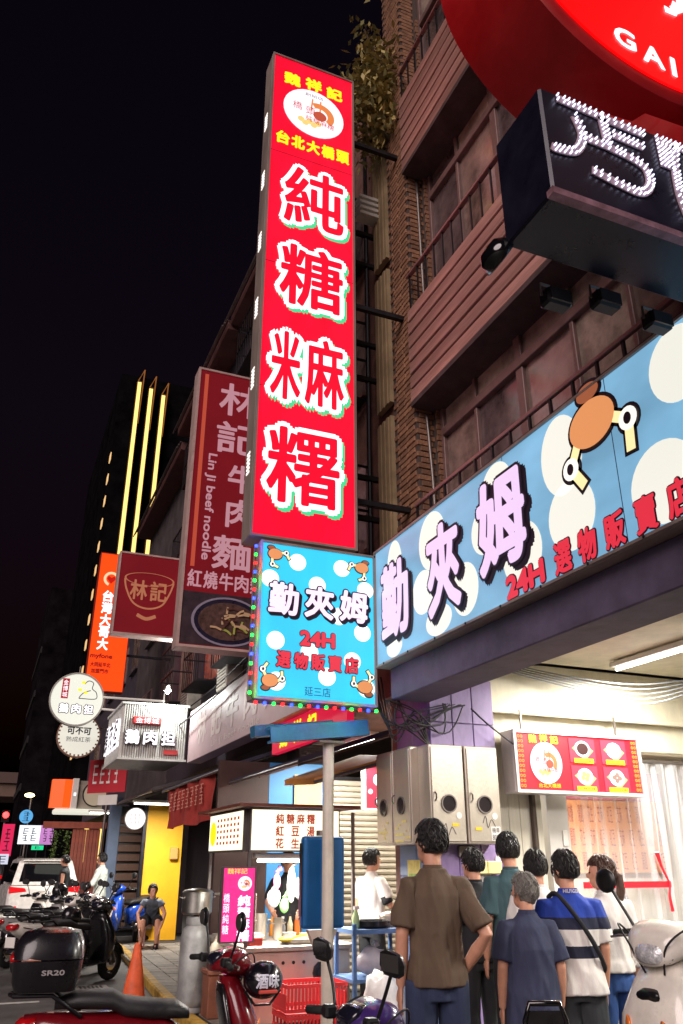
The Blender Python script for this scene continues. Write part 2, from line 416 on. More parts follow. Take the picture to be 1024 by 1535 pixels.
# fluorescent fitting under the arcade ceiling
def tube_light(name, label, p, l, axis='y', power=40., wid=.06):
    t = thing(name, label, 'lamp', p)
    a = (-wid, wid, -l/2, l/2) if axis == 'y' else (-l/2, l/2, -wid, wid)
    MB().box(*a, .0, .05).build('housing', WHITEP, t, bevel=.008)
    q = [(0, -l/2+.04, -.025), (0, l/2-.04, -.025)] if axis == 'y' else [(-l/2+.04, 0, -.025), (l/2-.04, 0, -.025)]
    MB().tube(q, .017, 10).build('tube', glow('fluorescent', (255, 252, 240), 6, sample=False), t)
    ld = bpy.data.lights.new('tube_glow', 'AREA'); ld.shape = 'RECTANGLE'; ld.size = .06 if axis == 'y' else l; ld.size_y = l if axis == 'y' else .06
    ld.energy = power; ld.color = (1, .96, .88)
    lo = bpy.data.objects.new('tube_glow', ld); COL.objects.link(lo); lo.parent = t; lo.location = (0, 0, -.06)
    return t
tube_light('fluorescent_lamp', 'lit fluorescent tube on the cream arcade ceiling nearest the partition beam', (5.9, 6.0, 3.48), 1.3, power=190)
tube_light('fluorescent_lamp', 'added out-of-view fluorescent tube on the arcade ceiling between the ceiling beams', (5.9, 2.9, 3.48), 1.3, power=190)  # added lamp out of view, brightens the queue
# partition at the end of the arcade
pw = thing('partition_wall', 'cream partition wall with stepped beam closing the arcade behind the queue', 'wall', (0, 7.1, 0))
MB().box(4.6, 9.5, 0, .3, 3.02, 3.55).build('upper_beam', CREAM, pw, bevel=.008)
MB().box(4.6, 9.5, .09, .3, 2.72, 3.019).build('lower_beam', CREAM, pw, bevel=.008)
MB().box(4.6, 9.5, -.03, .02, 3.005, 3.045).build('moulding', CREAM, pw, bevel=.006)
GR = mat('pale_boarding', (206, 200, 184), .55, 0, (3, .12), (40, .1), stretch=(20, 1, .5))
for i in range(5): MB().box(4.6+i*.135, 4.6+i*.135+.131, .18, .22, .1, 2.719).build('panel', GR, pw, bevel=.004)
MB().box(5.12, 5.165, .12, .179, .1, 2.719).build('post', mat('gap_dark', (72, 58, 50), .6), pw, bevel=.006)  # dark strip put in for the shaded gap here, no real post
MB().box(7.9, 8.0, .14, .26, .1, 2.719).build('post', GREYM, pw, bevel=.006)
MB().box(5.345, 5.6, .19, .21, .1, 2.719).build('side_panel', mat('frosted_panel', (210, 206, 200), .4, 0, (2, .08)), pw)
MB().box(5.5, 5.56, .17, .19, 1.75, 1.9).build('switch_plate', WHITEP, pw, bevel=.004)
MB().box(5.5, 5.56, .17, .19, 1.6, 1.72).build('switch_plate', WHITEP, pw, bevel=.004)
# shop interior behind the curtain
room = thing('shop_interior', 'pale lit shop room seen through the clear plastic strip curtain', 'room', (0, 7.4, 0))
MB().box(5.5, 12, 3.6, 3.7, .1, 3.5).build('back_wall', mat('room_wall', (214, 206, 190), .6, 0, (2, .08)), room)
MB().box(12, 12.1, 0, 3.7, .1, 3.5).build('side_wall', MATS['room_wall'], room)
MB().box(5.45, 5.499, .0, 3.7, .1, 3.5).build('side_wall', MATS['room_wall'], room)
MB().box(5.5, 12, 0, 3.59, 3.2, 3.3).build('ceiling', MATS['room_wall'], room)
mbd = thing('price_board', 'wide orange price board with pink header on the shop back wall', 'board', (9.0, 10.9, 1.45))
MB().box(-1.3, 1.3, 0, .05, 0, 1.05).build('panel', mat('board_orange', (226, 150, 96), .5, 0, (3, .1)), mbd)
MB().box(-1.3, 1.3, -.004, .046, 1.06, 1.5).build('header', mat('board_pink', (196, 92, 116), .5), mbd)
letters('lettering', '橋頭純糖麻糬', 0, 1.27, 2.0, .28, -.01, mat('board_white', (244, 236, 230), .5), mbd)
bt = MB()
for i in range(13):
    for j in range(3):
        put(bt, rnd.choice(['純糖', '紅豆', '花生', '芝麻', '湯圓']), -1.15+i*.19, .85-j*.34, .1, .26, -.006)
bt.build('lettering', mat('board_red', (150, 52, 36), .5), mbd)
tube_light('fluorescent_lamp', 'lit fluorescent tube on the ceiling inside the curtained shop', (7.2, 8.9, 3.12), 1.3, 'x', power=240)
tube_light('fluorescent_lamp', 'lit fluorescent tube over the vendor behind the food cart', (4.2, 9.6, 3.0), 1.2, 'y', power=120)
# plastic curtain
pc = thing('strip_curtain', 'clear plastic strip curtain hanging over the shop front', 'curtain', (0, 7.22, 0))
PLAS = mat('clear_plastic', (238, 236, 240), .12, 0, None, (9, .25), alpha=.26, spec=.9, stretch=(6, 1, .5))
MB().tube([(5.56, 0, 2.62), (7.95, 0, 2.62)], .02, 8).build('curtain_rail', GREYM, pc)
for i in range(12):
    x0 = 5.56+i*.2; mb = MB(); n = 16; m_ = 10
    ph = rnd.uniform(0, 6)
    vs = []; fs = []
    for a in range(m_+1):
        for b in range(n+1):
            u = b/n; z = 2.6-2.45*a/m_
            amp = .03+.02*math.sin(a*.7+ph)
            vs.append((x0+u*.24+.01*math.sin(a*.5+ph), .0+.02*(i % 2)+amp*math.sin(u*9+ph+.25*a)*.8+.012*math.sin(u*23+ph), z))
    for a in range(m_):
        for b in range(n):
            q = a*(n+1)+b; fs.append((q, q+1, q+n+2, q+n+1))
    mb.add(vs, fs); mb.build('strip', PLAS, pc, smooth=True)
RT = mat('red_tape', (222, 30, 48), .4)
tp = MB(); tp.box(5.6, 6.72, -.062, -.058, 1.36, 1.42)
tp.build('tape', RT, pc)
MB().tube(curve_pts([(6.58, -.07, 1.7), (6.63, -.06, 1.55), (6.69, -.07, 1.4), (6.66, -.08, 1.28), (6.68, -.07, 1.14)], 4), [.028, .024, .02, .016, .014, .013, .012, .011, .012, .012, .013, .014, .014, .015, .016, .017, .02], 6).build('ribbon', RT, pc)
ct = thing('shop_counter', 'long pale counter inside the shop behind the plastic curtain', 'counter', (6.9, 8.0, .1))
MB().box(-1.1, 1.5, 0, .5, .78, .84).build('counter_top', STEEL, ct, bevel=.008)
MB().box(-1.05, 1.45, .03, .47, 0, .779).build('counter_body', WHITEP, ct)
# ================================================================== signs on the near building
WHT = glow('sign_white', (255, 246, 252), 1.15, sample=False)
PINKW = glow('letter_pinkwhite', (250, 214, 246), .95, sample=False)
INK = mat('letter_ink', (34, 24, 44), .6)
REDL = glow('letter_red', (226, 52, 70), .75, sample=False)
def claw(t, cx, cz, s, y, fl=1, rot=0., k=1.):
    """a claw-machine grabber: round body with two jointed arms"""
    A = lambda x, z: (cx+fl*s*(x*math.cos(rot)-z*math.sin(rot)), cz+s*(x*math.sin(rot)+z*math.cos(rot)))
    arms = (((-.3, -.1), (-.55, -.5), (-.28, -.9)), ((.3, -.05), (.7, -.3), (.66, -.82)))
    o = MB()
    for a, b, c in arms: polyline(o, [A(*a), A(*b)], .26*s, y); polyline(o, [A(*b), A(*c)], .26*s, y)
    p = A(0, 0); disc(o, p[0], p[1], .54*s, .42*s, y)
    for q in arms: p = A(*q[1]); disc(o, p[0], p[1], .23*s, .23*s, y, n=20)
    p = A(0, .5); disc(o, p[0], p[1], .3*s, .2*s, y)
    part = o.build('claw', INK, t)
    o = MB(); p = A(0, 0); disc(o, p[0], p[1], .48*s, .36*s, y-.008); o.build('claw_body', glow('claw_tan', (206, 134, 84), .8*k, False), part)
    o = MB(); p = A(0, .5); disc(o, p[0], p[1], .24*s, .14*s, y-.0075); o.build('claw_cap', glow('claw_brown', (150, 84, 56), .7*k, False), part)
    for a, b, c in arms:
        o = MB(); d = A(b[0]*.96+c[0]*.04, b[1]*.96+c[1]*.04)
        polyline(o, [A(*a), A(*b)], .16*s, y-.004); polyline(o, [d, A(b[0]*.1+c[0]*.9, b[1]*.1+c[1]*.9)], .16*s, y-.0045)
        o.build('claw_arm', glow('claw_cream', (240, 220, 160), .8*k, False), part)
        p = A(*b); o = MB(); disc(o, p[0], p[1], .17*s, .17*s, y-.0085, n=18); o.build('claw_joint', glow('claw_white', (246, 240, 226), .8*k, False), part)
        o = MB(); disc(o, p[0], p[1], .07*s, .09*s, y-.013, n=14); o.build('claw_pin', INK, part)
def block_letter(t, ch, cx, cz, w, h, y, fill, edge, shade, fat, sh=(.02, -.02), rot=0., core=0.):
    a = put(MB(), ch, cx, cz, w, h, y-.012, core, rot).build('character', fill, t)
    put(MB(), ch, cx, cz, w, h, y-.006, fat, rot, rings=2).build('outline', edge, a)
    if shade: put(MB(), ch, cx+sh[0], cz+sh[1], w, h, y, fat, rot, rings=2).build('drop_shadow', shade, a)
# --- tall red sign
ts = thing('tall_sign', 'tall glowing red sign with four huge white outlined characters above the blue square sign', 'sign', (2.565, 7.1, 4.55))
tred = glow('tall_red', (236, 8, 44), .95, var=(2.2, .22, (1.6, 1, .7)))
cabinet(ts, 1.16, 6.93, .3, tred, CABG, .025)
RED2 = glow('tall_red_fill', (228, 6, 40), .95, False); GRN = glow('letter_green', (70, 206, 140), .85, False)
YEL = glow('letter_yellow', (255, 226, 30), 1.0, False)
for ch, x0, x1, z0, z1 in (('純', 2.16, 3.04, 8.6, 9.64), ('糖', 2.14, 3.03, 7.4, 8.4), ('糬', 2.08, 2.99, 4.9, 5.9)):
    block_letter(ts, ch, (x0+x1)/2-2.565, (z0+z1)/2-4.55, x1-x0-.13, z1-z0-.15, -.004, RED2, WHT, GRN, .078, (.032, -.038), core=.018)
for ch, x0, x1 in (('米', 2.1, 2.5), ('麻', 2.5, 3.02)):
    block_letter(ts, ch, (x0+x1)/2-2.565, 6.62-4.55, x1-x0-.08, .86, -.004, RED2, WHT, GRN, .075, (.032, -.038), core=.015)
for i, c in enumerate('魏祥記'):
    letters('lettering', c, -.3+.3*i, 6.57-.03*abs(i-1)+.02, .21, .2, -.004, YEL, ts, fat=.012)
for i, c in enumerate('台北大橋頭'): letters('lettering', c, -.4+.205*i, 5.46, .165, .2, -.004, YEL, ts, fat=.01)
def logo(t, cx, cz, rx, rz, y, k=1.):
    o = MB(); disc(o, cx, cz, rx, rz, y); d = o.build('emblem', glow('emblem_white', (250, 240, 246), .95*k, False), t)
    o = MB(); ringdisc(o, cx+.18*rx, cz, .28*rx, .5*rx, y-.004, a0=-40, a1=120, asp=rz/rx); polyline(o, [(cx-.1*rx, cz+.1*rz), (cx-.05*rx, cz+.62*rz)], .05*rx, y-.004); polyline(o, [(cx+.2*rx, cz+.1*rz), (cx+.22*rx, cz+.62*rz)], .05*rx, y-.004)
    o.build('emblem_bowl', glow('emblem_orange', (224, 130, 70), .8*k, False), d)
    o = MB(); disc(o, cx+.2*rx, cz-.05*rz, .22*rx, .2*rz, y-.005); o.build('emblem_fill', glow('emblem_brown', (196, 84, 60), .7*k, False), d)
    o = MB()
    for i in range(5): disc(o, cx-.42*rx+i*.14*rx, cz-.42*rz-.1*rz*(i % 2), .11*rx, .11*rz, y-.004, n=16)
    o.build('emblem_mochi', glow('emblem_tan', (238, 200, 120), .85*k, False), d)
    mk = glow('emblem_red', (196, 40, 60), .7*k, False)
    o = MB(); put(o, '橋', cx-.55*rx, cz+.12*rz, .3*rx, .34*rz, y-.009); put(o, '頭', cx-.12*rx, cz+.05*rz, .3*rx, .34*rz, y-.009); put(o, '純糖麻糬', cx+.2*rx, cz-.33*rz, .95*rx, .24*rz, y-.009, rot=-6)
    o.build('lettering', mk, d)
    o = MB()
    put(o, '創始店', cx, cz+.76*rz, .62*rx, .14*rz, y-.009)
    stuff(o.build('lettering', INK, d))
logo(ts, .01, 6.06, .42, .41, -.004)
for z in (1.75, 3.45, 5.2): MB().box(-.56, .56, -.0015, .0, z, z+.006).build('panel_seam', mat('seam_red', (90, 6, 20), .5), ts)
v0 = None
for z in (5.7, 4.7, 3.72, 2.75, 1.8, .75):     # louvre vents in the side of the cabinet
    for j in range(6):
        p = (-.582, .17, z+j*.045)
        if v0 is None: v0 = MB().box(-.004, .004, -.05, .05, 0, .022).build('vent', glow('vent_light', (255, 244, 236), 1.1, False), ts, loc=p)
        else: share(v0, ts, p)
for z in (.6, 3.2, 5.9): MB().box(.56, 1.3, .1, .16, z, z+.06).build('bracket', DARKM, ts)
# --- blue square sign
bs_ = thing('square_sign', 'glowing sky blue polka dot square sign edged with coloured fairy lights', 'sign', (2.685, 7.0, 2.95))
cabinet(bs_, 1.22, 1.53, .24, glow('sky_blue', (52, 186, 226), 1.0, var=(2.5, .12, (1, 1, .3))), CABG, .022)
dots = [(2.46, 4.3), (2.93, 4.3), (2.17, 4.1), (2.67, 4.09), (2.26, 3.5), (3.15, 3.66), (2.9, 3.8), (2.6, 3.42), (3.04, 3.37), (2.78, 3.2), (2.28, 3.12), (3.2, 4.1), (3.2, 3.12), (2.38, 3.83)]
for x, z in dots:
    o = MB(); disc(o, max(-.5, min(.5, x-2.685)), z-2.95, .088, .086, -.002); o.build('dot', glow('dot_white', (250, 252, 252), 1.12, False), bs_)
for i, c in enumerate('勤夾姆'):
    block_letter(bs_, c, -.36+.365*i, .96-.0*i, .28, .3, -.006, PINKW, INK, INK, .026, (.022, -.02), rot=-2, core=.011)
block_letter(bs_, '24H', -.01, .595, .34, .13, -.006, REDL, INK, None, .018, core=.011)
for i, c in enumerate('選物販賣店'): block_letter(bs_, c, -.345+.172*i, .375, .13, .145, -.006, REDL, INK, None, .013, rot=-3+i, core=.006)
letters('lettering', '延三店', 0, .1, .26, .085, -.006, mat('letter_navy', (40, 60, 120), .6), bs_)
claw(bs_, -.46, 1.4, .15, -.006, 1, .6, 1.2); claw(bs_, .46, 1.38, .15, -.006, -1, .6, 1.2); claw(bs_, -.47, .17, .16, -.006, 1, 2.6, 1.2); claw(bs_, .48, .18, .16, -.006, -1, 2.6, 1.2)
ls = thing('fairy_lights', 'string of red green and blue LED lights along the blue square sign edges', 'string lights', (2.685, 6.96, 2.95))
path = [(-.66, z) for z in [1.45-.088*i for i in range(17)]]+[(-.6+.085*i, -.04) for i in range(15)]
MB().tube([(p[0], .03, p[1]) for p in path], .007, 5).build('cord', WIRE, ls)
cols = {'r': glow('led_red', (255, 20, 20), 5, False), 'g': glow('led_green', (20, 255, 60), 4, False), 'b': glow('led_blue', (30, 50, 255), 6, False)}
hal = {'r': (1, .03, .03), 'g': (.05, 1, .1), 'b': (.06, .1, 1)}
l0 = {}
for i, p in enumerate(path):
    c = 'bgr'[i % 3] if i % 6 else 'b'
    if c not in l0: l0[c] = MB().box(-.013, .013, -.012, .012, -.013, .013).build('led', cols[c], ls, bevel=.003, loc=(p[0], .015, p[1]))
    else: share(l0[c], ls, (p[0], .015, p[1]))
    if i % 2 == 0:
        ld = bpy.data.lights.new('led_glow', 'POINT'); ld.energy = 1.3; ld.color = hal[c]; ld.shadow_soft_size = .02
        lo = bpy.data.objects.new('led_glow', ld); COL.objects.link(lo); lo.parent = ls; lo.location = (p[0]-.01 if i < 17 else p[0], -.03, p[1]-(.0 if i < 17 else .03))
# --- polka dot fascia sign (faces the street, -x)
fs_ = thing('fascia_sign', 'long pale blue polka dot fascia sign with lilac characters over the arcade', 'sign', (3.3, 3.5, 3.32), -90)
fb = glow('fascia_blue', (126, 178, 212), .72, var=(.9, .28, (1, 1, 2.2)))
cabinet(fs_, 7.0, 1.2, .3, fb, CABG, .02)
fx = lambda y: 3.5-y
fd = [(6.55, 4.2, .16, .3), (5.8, 4.22, .24, .3), (4.75, 4.3, .2, .26), (3.95, 4.18, .22, .3), (3.92, 3.72, .24, .25), (5.3, 3.62, .2, .22), (4.5, 3.65, .24, .24), (5.75, 3.48, .22, .13), (6.6, 3.45, .16, .1), (3.1, 3.6, .26, .25), (2.85, 4.25, .22, .24), (6.0, 3.8, .2, .2), (4.95, 4.0, .2, .2)]
for y, z, rx, rz in fd:
    rz = min(rz, z-3.35, 4.49-z)
    o = MB(); disc(o, fx(y), z-3.32, rx, rz, -.002); o.build('dot', glow('dot_cream', (232, 230, 218), .85, False), fs_)
LIL = glow('letter_lilac', (226, 196, 236), .86, False)
for c, y0, y1, z0, z1 in (('勤', 6.87, 6.22, 3.5, 4.3), ('夾', 5.93, 5.3, 3.48, 4.34), ('姆', 5.08, 4.36, 3.58, 4.4)):
    block_letter(fs_, c, (fx(y0)+fx(y1))/2, (z0+z1)/2-3.32, y0-y1-.12, z1-z0-.1, -.006, LIL, INK, INK, .054, (.05, -.045), core=.026)
block_letter(fs_, '24H', fx(4.48), .12, .44, .15, -.006, REDL, INK, None, .024, rot=1, core=.014)
for c, y in zip('選物販賣店', (4.04, 3.79, 3.53, 3.26, 3.0)): block_letter(fs_, c, fx(y), .14, .165, .21, -.006, REDL, INK, None, .018, core=.008)
for i in range(5): MB().box(-2.35+1.2*i, -2.344+1.2*i, -.0015, .0, .02, 1.18).build('panel_seam', mat('seam_blue', (70, 100, 124), .5), fs_)
for i in range(14): MB().ell((-3.3+.5*i, -.022, .012), (.012, .006, .012), 8, 5).build('bolt', DARKM, fs_)
claw(fs_, fx(3.6), .93, .46, -.006, 1, 0., 1.)
MB().box(-3.5, 3.5, .0, .28, 1.2, 1.225).build('top_flashing', DARKM, fs_)
# cables sagging under the beam
wb = thing('cable_bundle', 'dark loose electric cables drooping from the arcade beam by the purple pillar', 'cable')
for i in range(9):
    y0 = rnd.uniform(6.2, 6.9); cable([(3.36+rnd.uniform(0, .15), 6.95, 3.02), (3.5+rnd.uniform(-.1, .2), 6.88+rnd.uniform(-.05, .05), 2.95-.3*rnd.random()), (3.8+rnd.uniform(-.1, .2), 6.93, 2.98-.25*rnd.random()), (3.95+rnd.uniform(-.1, .3), 6.96, 3.03)], rnd.uniform(.004, .009), 'cord', WIRE, wb)
for i in range(5): cable([(3.3+.04*i, 7.25, 3.3), (3.4+.03*i, 7.1, 2.9-.06*i), (3.62+.02*i, 6.98, 2.75+.05*i), (3.84, 6.99, 2.62)], .009, 'cord', WIRE, wb)
cable([(4.3, 6.95, 3.0), (4.45, 6.9, 2.85), (4.75, 6.9, 2.66)], .009, 'cord', WIRE, wb)
wc = thing('cable_bundle', 'pale grey cables sagging across the cream arcade ceiling', 'cable')
for i in range(5): cable([(4.7, 6.95, 3.5-.02*i), (5.6, 6.9, 3.4-.03*i), (6.3, 6.6, 3.33-.05*i), (7.3, 6.3, 3.5)], .008, 'cord', mat('grey_cable', (120, 124, 130), .6), wc)
# --- steel meter boxes on the pillar
def meter_box(label, loc, rz, stickers):
    t = thing('meter_box', label, 'box', loc, rz, 'steel meter boxes on the pillar')
    MB().box(-.18, .18, .0, .22, 0, .86).build('case', STEEL, t, bevel=.006)
    MB().box(-.165, .165, -.014, -.001, .02, .84).build('door', STEEL, t, bevel=.004)
    o = MB(); ringdisc(o, -.0, .34, .068, .08, -.015, .012); o.build('window_rim', GREYM, t)
    o = MB(); disc(o, 0, .34, .068, .068, -.0155, .002); o.build('window', GLASSD, t)
    MB().tube([(-.14, -.016, .36), (-.14, -.04, .38), (-.14, -.04, .42), (-.14, -.016, .44)], .008, 6).build('handle', CHROME, t)
    for kind, x, z in stickers:
        o = MB()
        if kind == 'y': rect(o, x-.035, x+.035, z-.014, z+.014, -.015, .002); o.build('sticker', mat('sticker_yellow', (232, 190, 40), .5), t)
        if kind == 'w': disc(o, x, z, .028, .028, -.015, .002, 18); o.build('sticker', WHITEP, t)
        if kind == 'r':
            rect(o, x-.05, x+.05, z-.06, z+.06, -.015, .002); s = o.build('sticker', WHITEP, t)
            letters('lettering', '機車', x, z+.03, .08, .045, -.019, INK, s); letters('lettering', '8001', x, z-.03, .08, .045, -.019, INK, s)
        if kind == 's':
            for q in range(7): rect(o, x-.13+.26*rnd.random()-.03, x-.13+.26*rnd.random()+.05, z-.1+.028*q, z-.08+.028*q, -.015-.0004*q, .001)
            o.build('sticker', mat('old_paper', (236, 222, 140), .7, 0, (20, .2)), t)
        if kind == 'g':
            polyline(o, [(p.x, p.y) for p in curve_pts([(x-.07, z), (x-.04, z+.06), (x-.02, z-.04), (x+.02, z+.03), (x+.06, z-.03)], 5)], .006, -.015, .001); o.build('scribble', INK, t)
    return t
meter_box('steel meter box facing the queue, on the street side of the numbered one', (3.89, 6.78, 1.75), 0, [('y', .06, .16), ('w', .1, .24), ('g', -.0, .11)])
meter_box('steel meter box with black and white number sticker facing the queue', (4.27, 6.78, 1.75), 0, [('w', .1, .24), ('y', -.08, .13), ('r', .1, .09), ('g', .04, .18)])
meter_box('steel meter box facing the street, touching the corner of the pillar', (3.63, 7.18, 1.75), -90, [('s', 0, .12)])
meter_box('steel meter box facing the street, farther from the pillar corner', (3.63, 7.56, 1.75), -90, [('s', 0, .12)])
jb = thing('junction_box', 'cream double switch box on the purple pillar below the meter boxes', 'box', (4.2, 6.99, 1.5))
MB().box(0, .16, -.06, 0, 0, .11).build('case', mat('cream_plastic', (226, 214, 150), .5), jb, bevel=.008); MB().box(.165, .32, -.06, 0, 0, .11).build('case', MATS['cream_plastic'], jb, bevel=.008)
MB().box(-.12, .06, -.04, 0, .14, .24).build('terminal', GREYM, jb, bevel=.006)
ps = thing('poster', 'yellow and green notice pasted on the blue street side of the pillar', 'poster', (3.852, 7.42, 1.2), -90)
MB().box(-.13, .13, -.003, 0, 0, .42).build('sheet', mat('notice', (230, 214, 120), .6, 0, (9, .3)), ps)
MB().box(-.1, .1, -.006, -.0035, .16, .3).build('picture', mat('notice_green', (150, 186, 70), .6, 0, (14, .4)), ps)
p2_ = thing('poster', 'white papers pasted near the corner of the purple pillar', 'poster', (3.852, 7.13, 1.15), -90)
for i in range(3): MB().box(-.08, .08, -.003, 0, i*.18, i*.18+.16).build('sheet', mat('white_paper', (220, 212, 206), .7, 0, (12, .12)), p2_)
# --- menu light box over the queue
mn = thing('menu_sign', 'red lit menu light box with four dessert pictures above the queue', 'sign', (5.52, 6.9, 2.22))
cabinet(mn, 1.58, .6, .22, glow('menu_red', (206, 30, 50), .95, var=(3, .1)), mat('pale_metal', (206, 200, 196), .4, .5, (6, .1)), .03)
logo(mn, -.42, .29, .19, .2, -.006, 1.)
for i, c in enumerate('魏祥記'): letters('lettering', c, -.56+.13*i, .53-.012*abs(i-1), .09, .075, -.006, YEL, mn, fat=.005)
letters('lettering', '台北大橋頭', -.4, .075, .26, .042, -.006, YEL, mn)
for s in (-1, 1):
    o = MB()
    for j in range(11):
        for q in range(2): ringdisc(o, s*.71+(q-.5)*.034, .065+j*.047, .008, .016, -.006, .002, 8)
    o.build('border', glow('gold', (214, 160, 60), .8, False), mn)
for i, (x, z, cap, fill) in enumerate(((.04, .43, '紅豆湯', (70, 30, 28)), (.44, .43, '花生湯', (196, 190, 190)), (.04, .16, '純糖麻糬', (232, 176, 110)), (.44, .16, '綜合麻糬', (150, 120, 110)))):
    o = MB(); rect(o, x-.16, x+.16, z-.12, z+.12, -.004); pic = o.build('picture', glow('pic_bg', (214, 60, 84), .85, False), mn)
    o = MB(); o.prism([(x-.13, z+.02), (x+.02, z-.1), (x+.14, z), (x-.0, z+.1)], 'y', -.0072, -.009); o.build('mat', glow('pic_cloth', (232, 170, 120), .9, False), pic)
    o = MB(); disc(o, x, z+.015, .095, .08, -.0095); o.build('plate', glow('pic_plate', (250, 244, 240), 1.05, False), pic)
    o = MB()
    if i < 2: disc(o, x, z+.015, .07, .058, -.013)
    else:
        for a in range(4): disc(o, x+.035*math.cos(a*1.6+i), z+.015+.028*math.sin(a*1.6+i), .026, .024, -.013-.0005*a, n=14)
    o.build('dessert', glow('pic_fill%d' % i, fill, .8, False), pic)
    o = MB(); rect(o, x-.12, x+.12, z-.125, z-.08, -.0165); cp = o.build('caption', YEL, pic)
    letters('lettering', cap, x, z-.102, .2, .032, -.021, REDL, cp)
for x in (-.6, .6): MB().box(x-.01, x+.01, .1, .12, .6, .82).build('hanger', GREYM, mn)
# --- round red projecting sign and LED box (seen close, overhead)
rs = thing('round_sign', 'huge red drum shaped sign with white capital letters jutting from the slatted balcony', 'sign', (2.66, 2.0, 6.14))
My = Matrix.Rotation(R(90), 4, 'X')
MB().lathe([(.985, -.54), (1.0, -.53), (1.0, -.02), (.975, 0), (.93, .0)][::-1], 72, My).build('drum', mat('drum_red', (172, 14, 20), .4, 0, (3, .2), coat=.3), rs, smooth='auto')
o = MB(); disc(o, 0, 0, .93, .93, -.001, .012, 72); o.build('sign_face', glow('drum_face', (255, 4, 6), 1.0), rs)
for c, x, z, w in (('G', -.275, -.72, .125), ('A', -.1, -.76, .13), ('I', .03, -.775, .022)): letters('character', c, x, z, w, .135, -.016, WHT, rs, fat=.006, rot=-4)
o = MB(); polyline(o, [(.07, -.30), (.13, -.3), (.17, -.2)], .05, -.016); polyline(o, [(.13, -.28), (.2, -.22), (.22, -.1)], .06, -.0165); o.build('emblem', WHT, rs)
MB().box(.9, 1.13, .15, .35, -.1, .1).build('bracket', DARKM, rs)
lb = thing('led_sign', 'black box sign with characters of white LED bulbs under the round red sign', 'sign', (1.85, 2.0, 4.18))
DK = mat('led_black', (24, 22, 40), .3, .2, (5, .3))
MB().box(-.05, 1.8, 0, .36, 0, .63).build('cabinet', DK, lb, bevel=.012)
MB().prism([(.0, .63), (1.8, .63), (1.8, .9), (.62, .8), (.52, .7)], 'y', .03, .4).build('neck', mat('drum_red', (150, 14, 20)), lb)
MB().box(-.06, 1.81, -.012, .03, -.015, .02).build('edge_trim', mat('trim_worn', (150, 110, 120), .5, .4, (12, .5)), lb)
S7 = .77
def L7(px, py):  # strokes measured on the box face
    return (px, py)
strokes = [[(.04, .59), (.25, .585), (.53, .58)], [(.29, .58), (.3, .42)], [(.34, .495), (.51, .49)], [(.13, .51), (.155, .4), (.1, .29), (.0, .26), (-.03, .265)],
           [(.16, .4), (.28, .4), (.44, .38), (.51, .34), (.51, .25), (.44, .18), (.32, .185), (.18, .21)],
           [(.61, .585), (.8, .59), (.95, .59)], [(.61, .535), (.68, .535)], [(.61, .485), (.68, .485)], [(.61, .435), (.68, .435)], [(.73, .58), (.7, .45), (.69, .27), (.71, .14)], [(.82, .58), (.79, .38), (.84, .2)]]
bul = glow('led_bulb', (226, 226, 255), 1.6, False); bas = mat('led_base', (176, 150, 160), .5)
for st in strokes:
    pts = curve_pts([Vector((p[0], p[1], 0)) for p in st], 8)
    o = MB(); polyline(o, [(p.x, p.y) for p in pts],   .05, -.002, .006); base = o.build('stroke', bas, lb)
    o = MB(); acc = 0; last = None
    for p in pts:
        if last is None or (p-last).length > .021:
            d = Vector((1, 0, 0)) if last is None else (p-last).normalized(); nrm = Vector((-d.y, d.x, 0))
            for q in (-.013, .013):
                c = p+nrm*q; o.tube([(c.x, -.008, c.y), (c.x, -.02, c.y), (c.x, -.025, c.y)], [.005, .005, .002], 6)
            last = p
    stuff(o.build('led_bulb', bul, base))
for i, (x, y) in enumerate(((-.06, .42), (.32, .5), (.55, .42), (.9, .45))):   # flood lamps under the box
    t = thing('flood_lamp', ['black dome flood lamp on the street end of the LED box sign', 'black unlit flood lamp bracketed below the LED box sign beside the dome lamp', 'grey edged flood lamp below the LED box sign', 'small flood lamp below the LED box sign next to the wall'][i], 'lamp', (1.85+x, 2.0+y, 4.18))
    if i == 0:
        MB().lathe([(.0, .06), (.05, .055), (.085, .02), (.095, -.03), (.088, -.035), (.07, -.02)], 20, Matrix.Rotation(R(-60), 4, 'Y')).build('dome', mat('gloss_black', (14, 14, 16), .12, 0, coat=.6), t, smooth=True)
        MB().tube([(.02, 0, .03), (.08, 0, .1)], .02, 8).build('arm', BLACK, t)
    else:
        MB().box(-.07, .07, -.04, .04, -.13, -.04).build('housing', BLACK, t, bevel=.012)
        MB().box(-.06, .06, -.05, -.041, -.12, -.05).build('lens', GLASSD, t)
        MB().tube([(-.08, 0, -.08), (-.08, 0, -.01), (.08, 0, -.01), (.08, 0, -.08)], .008, 6).build('yoke', GREYM, t)
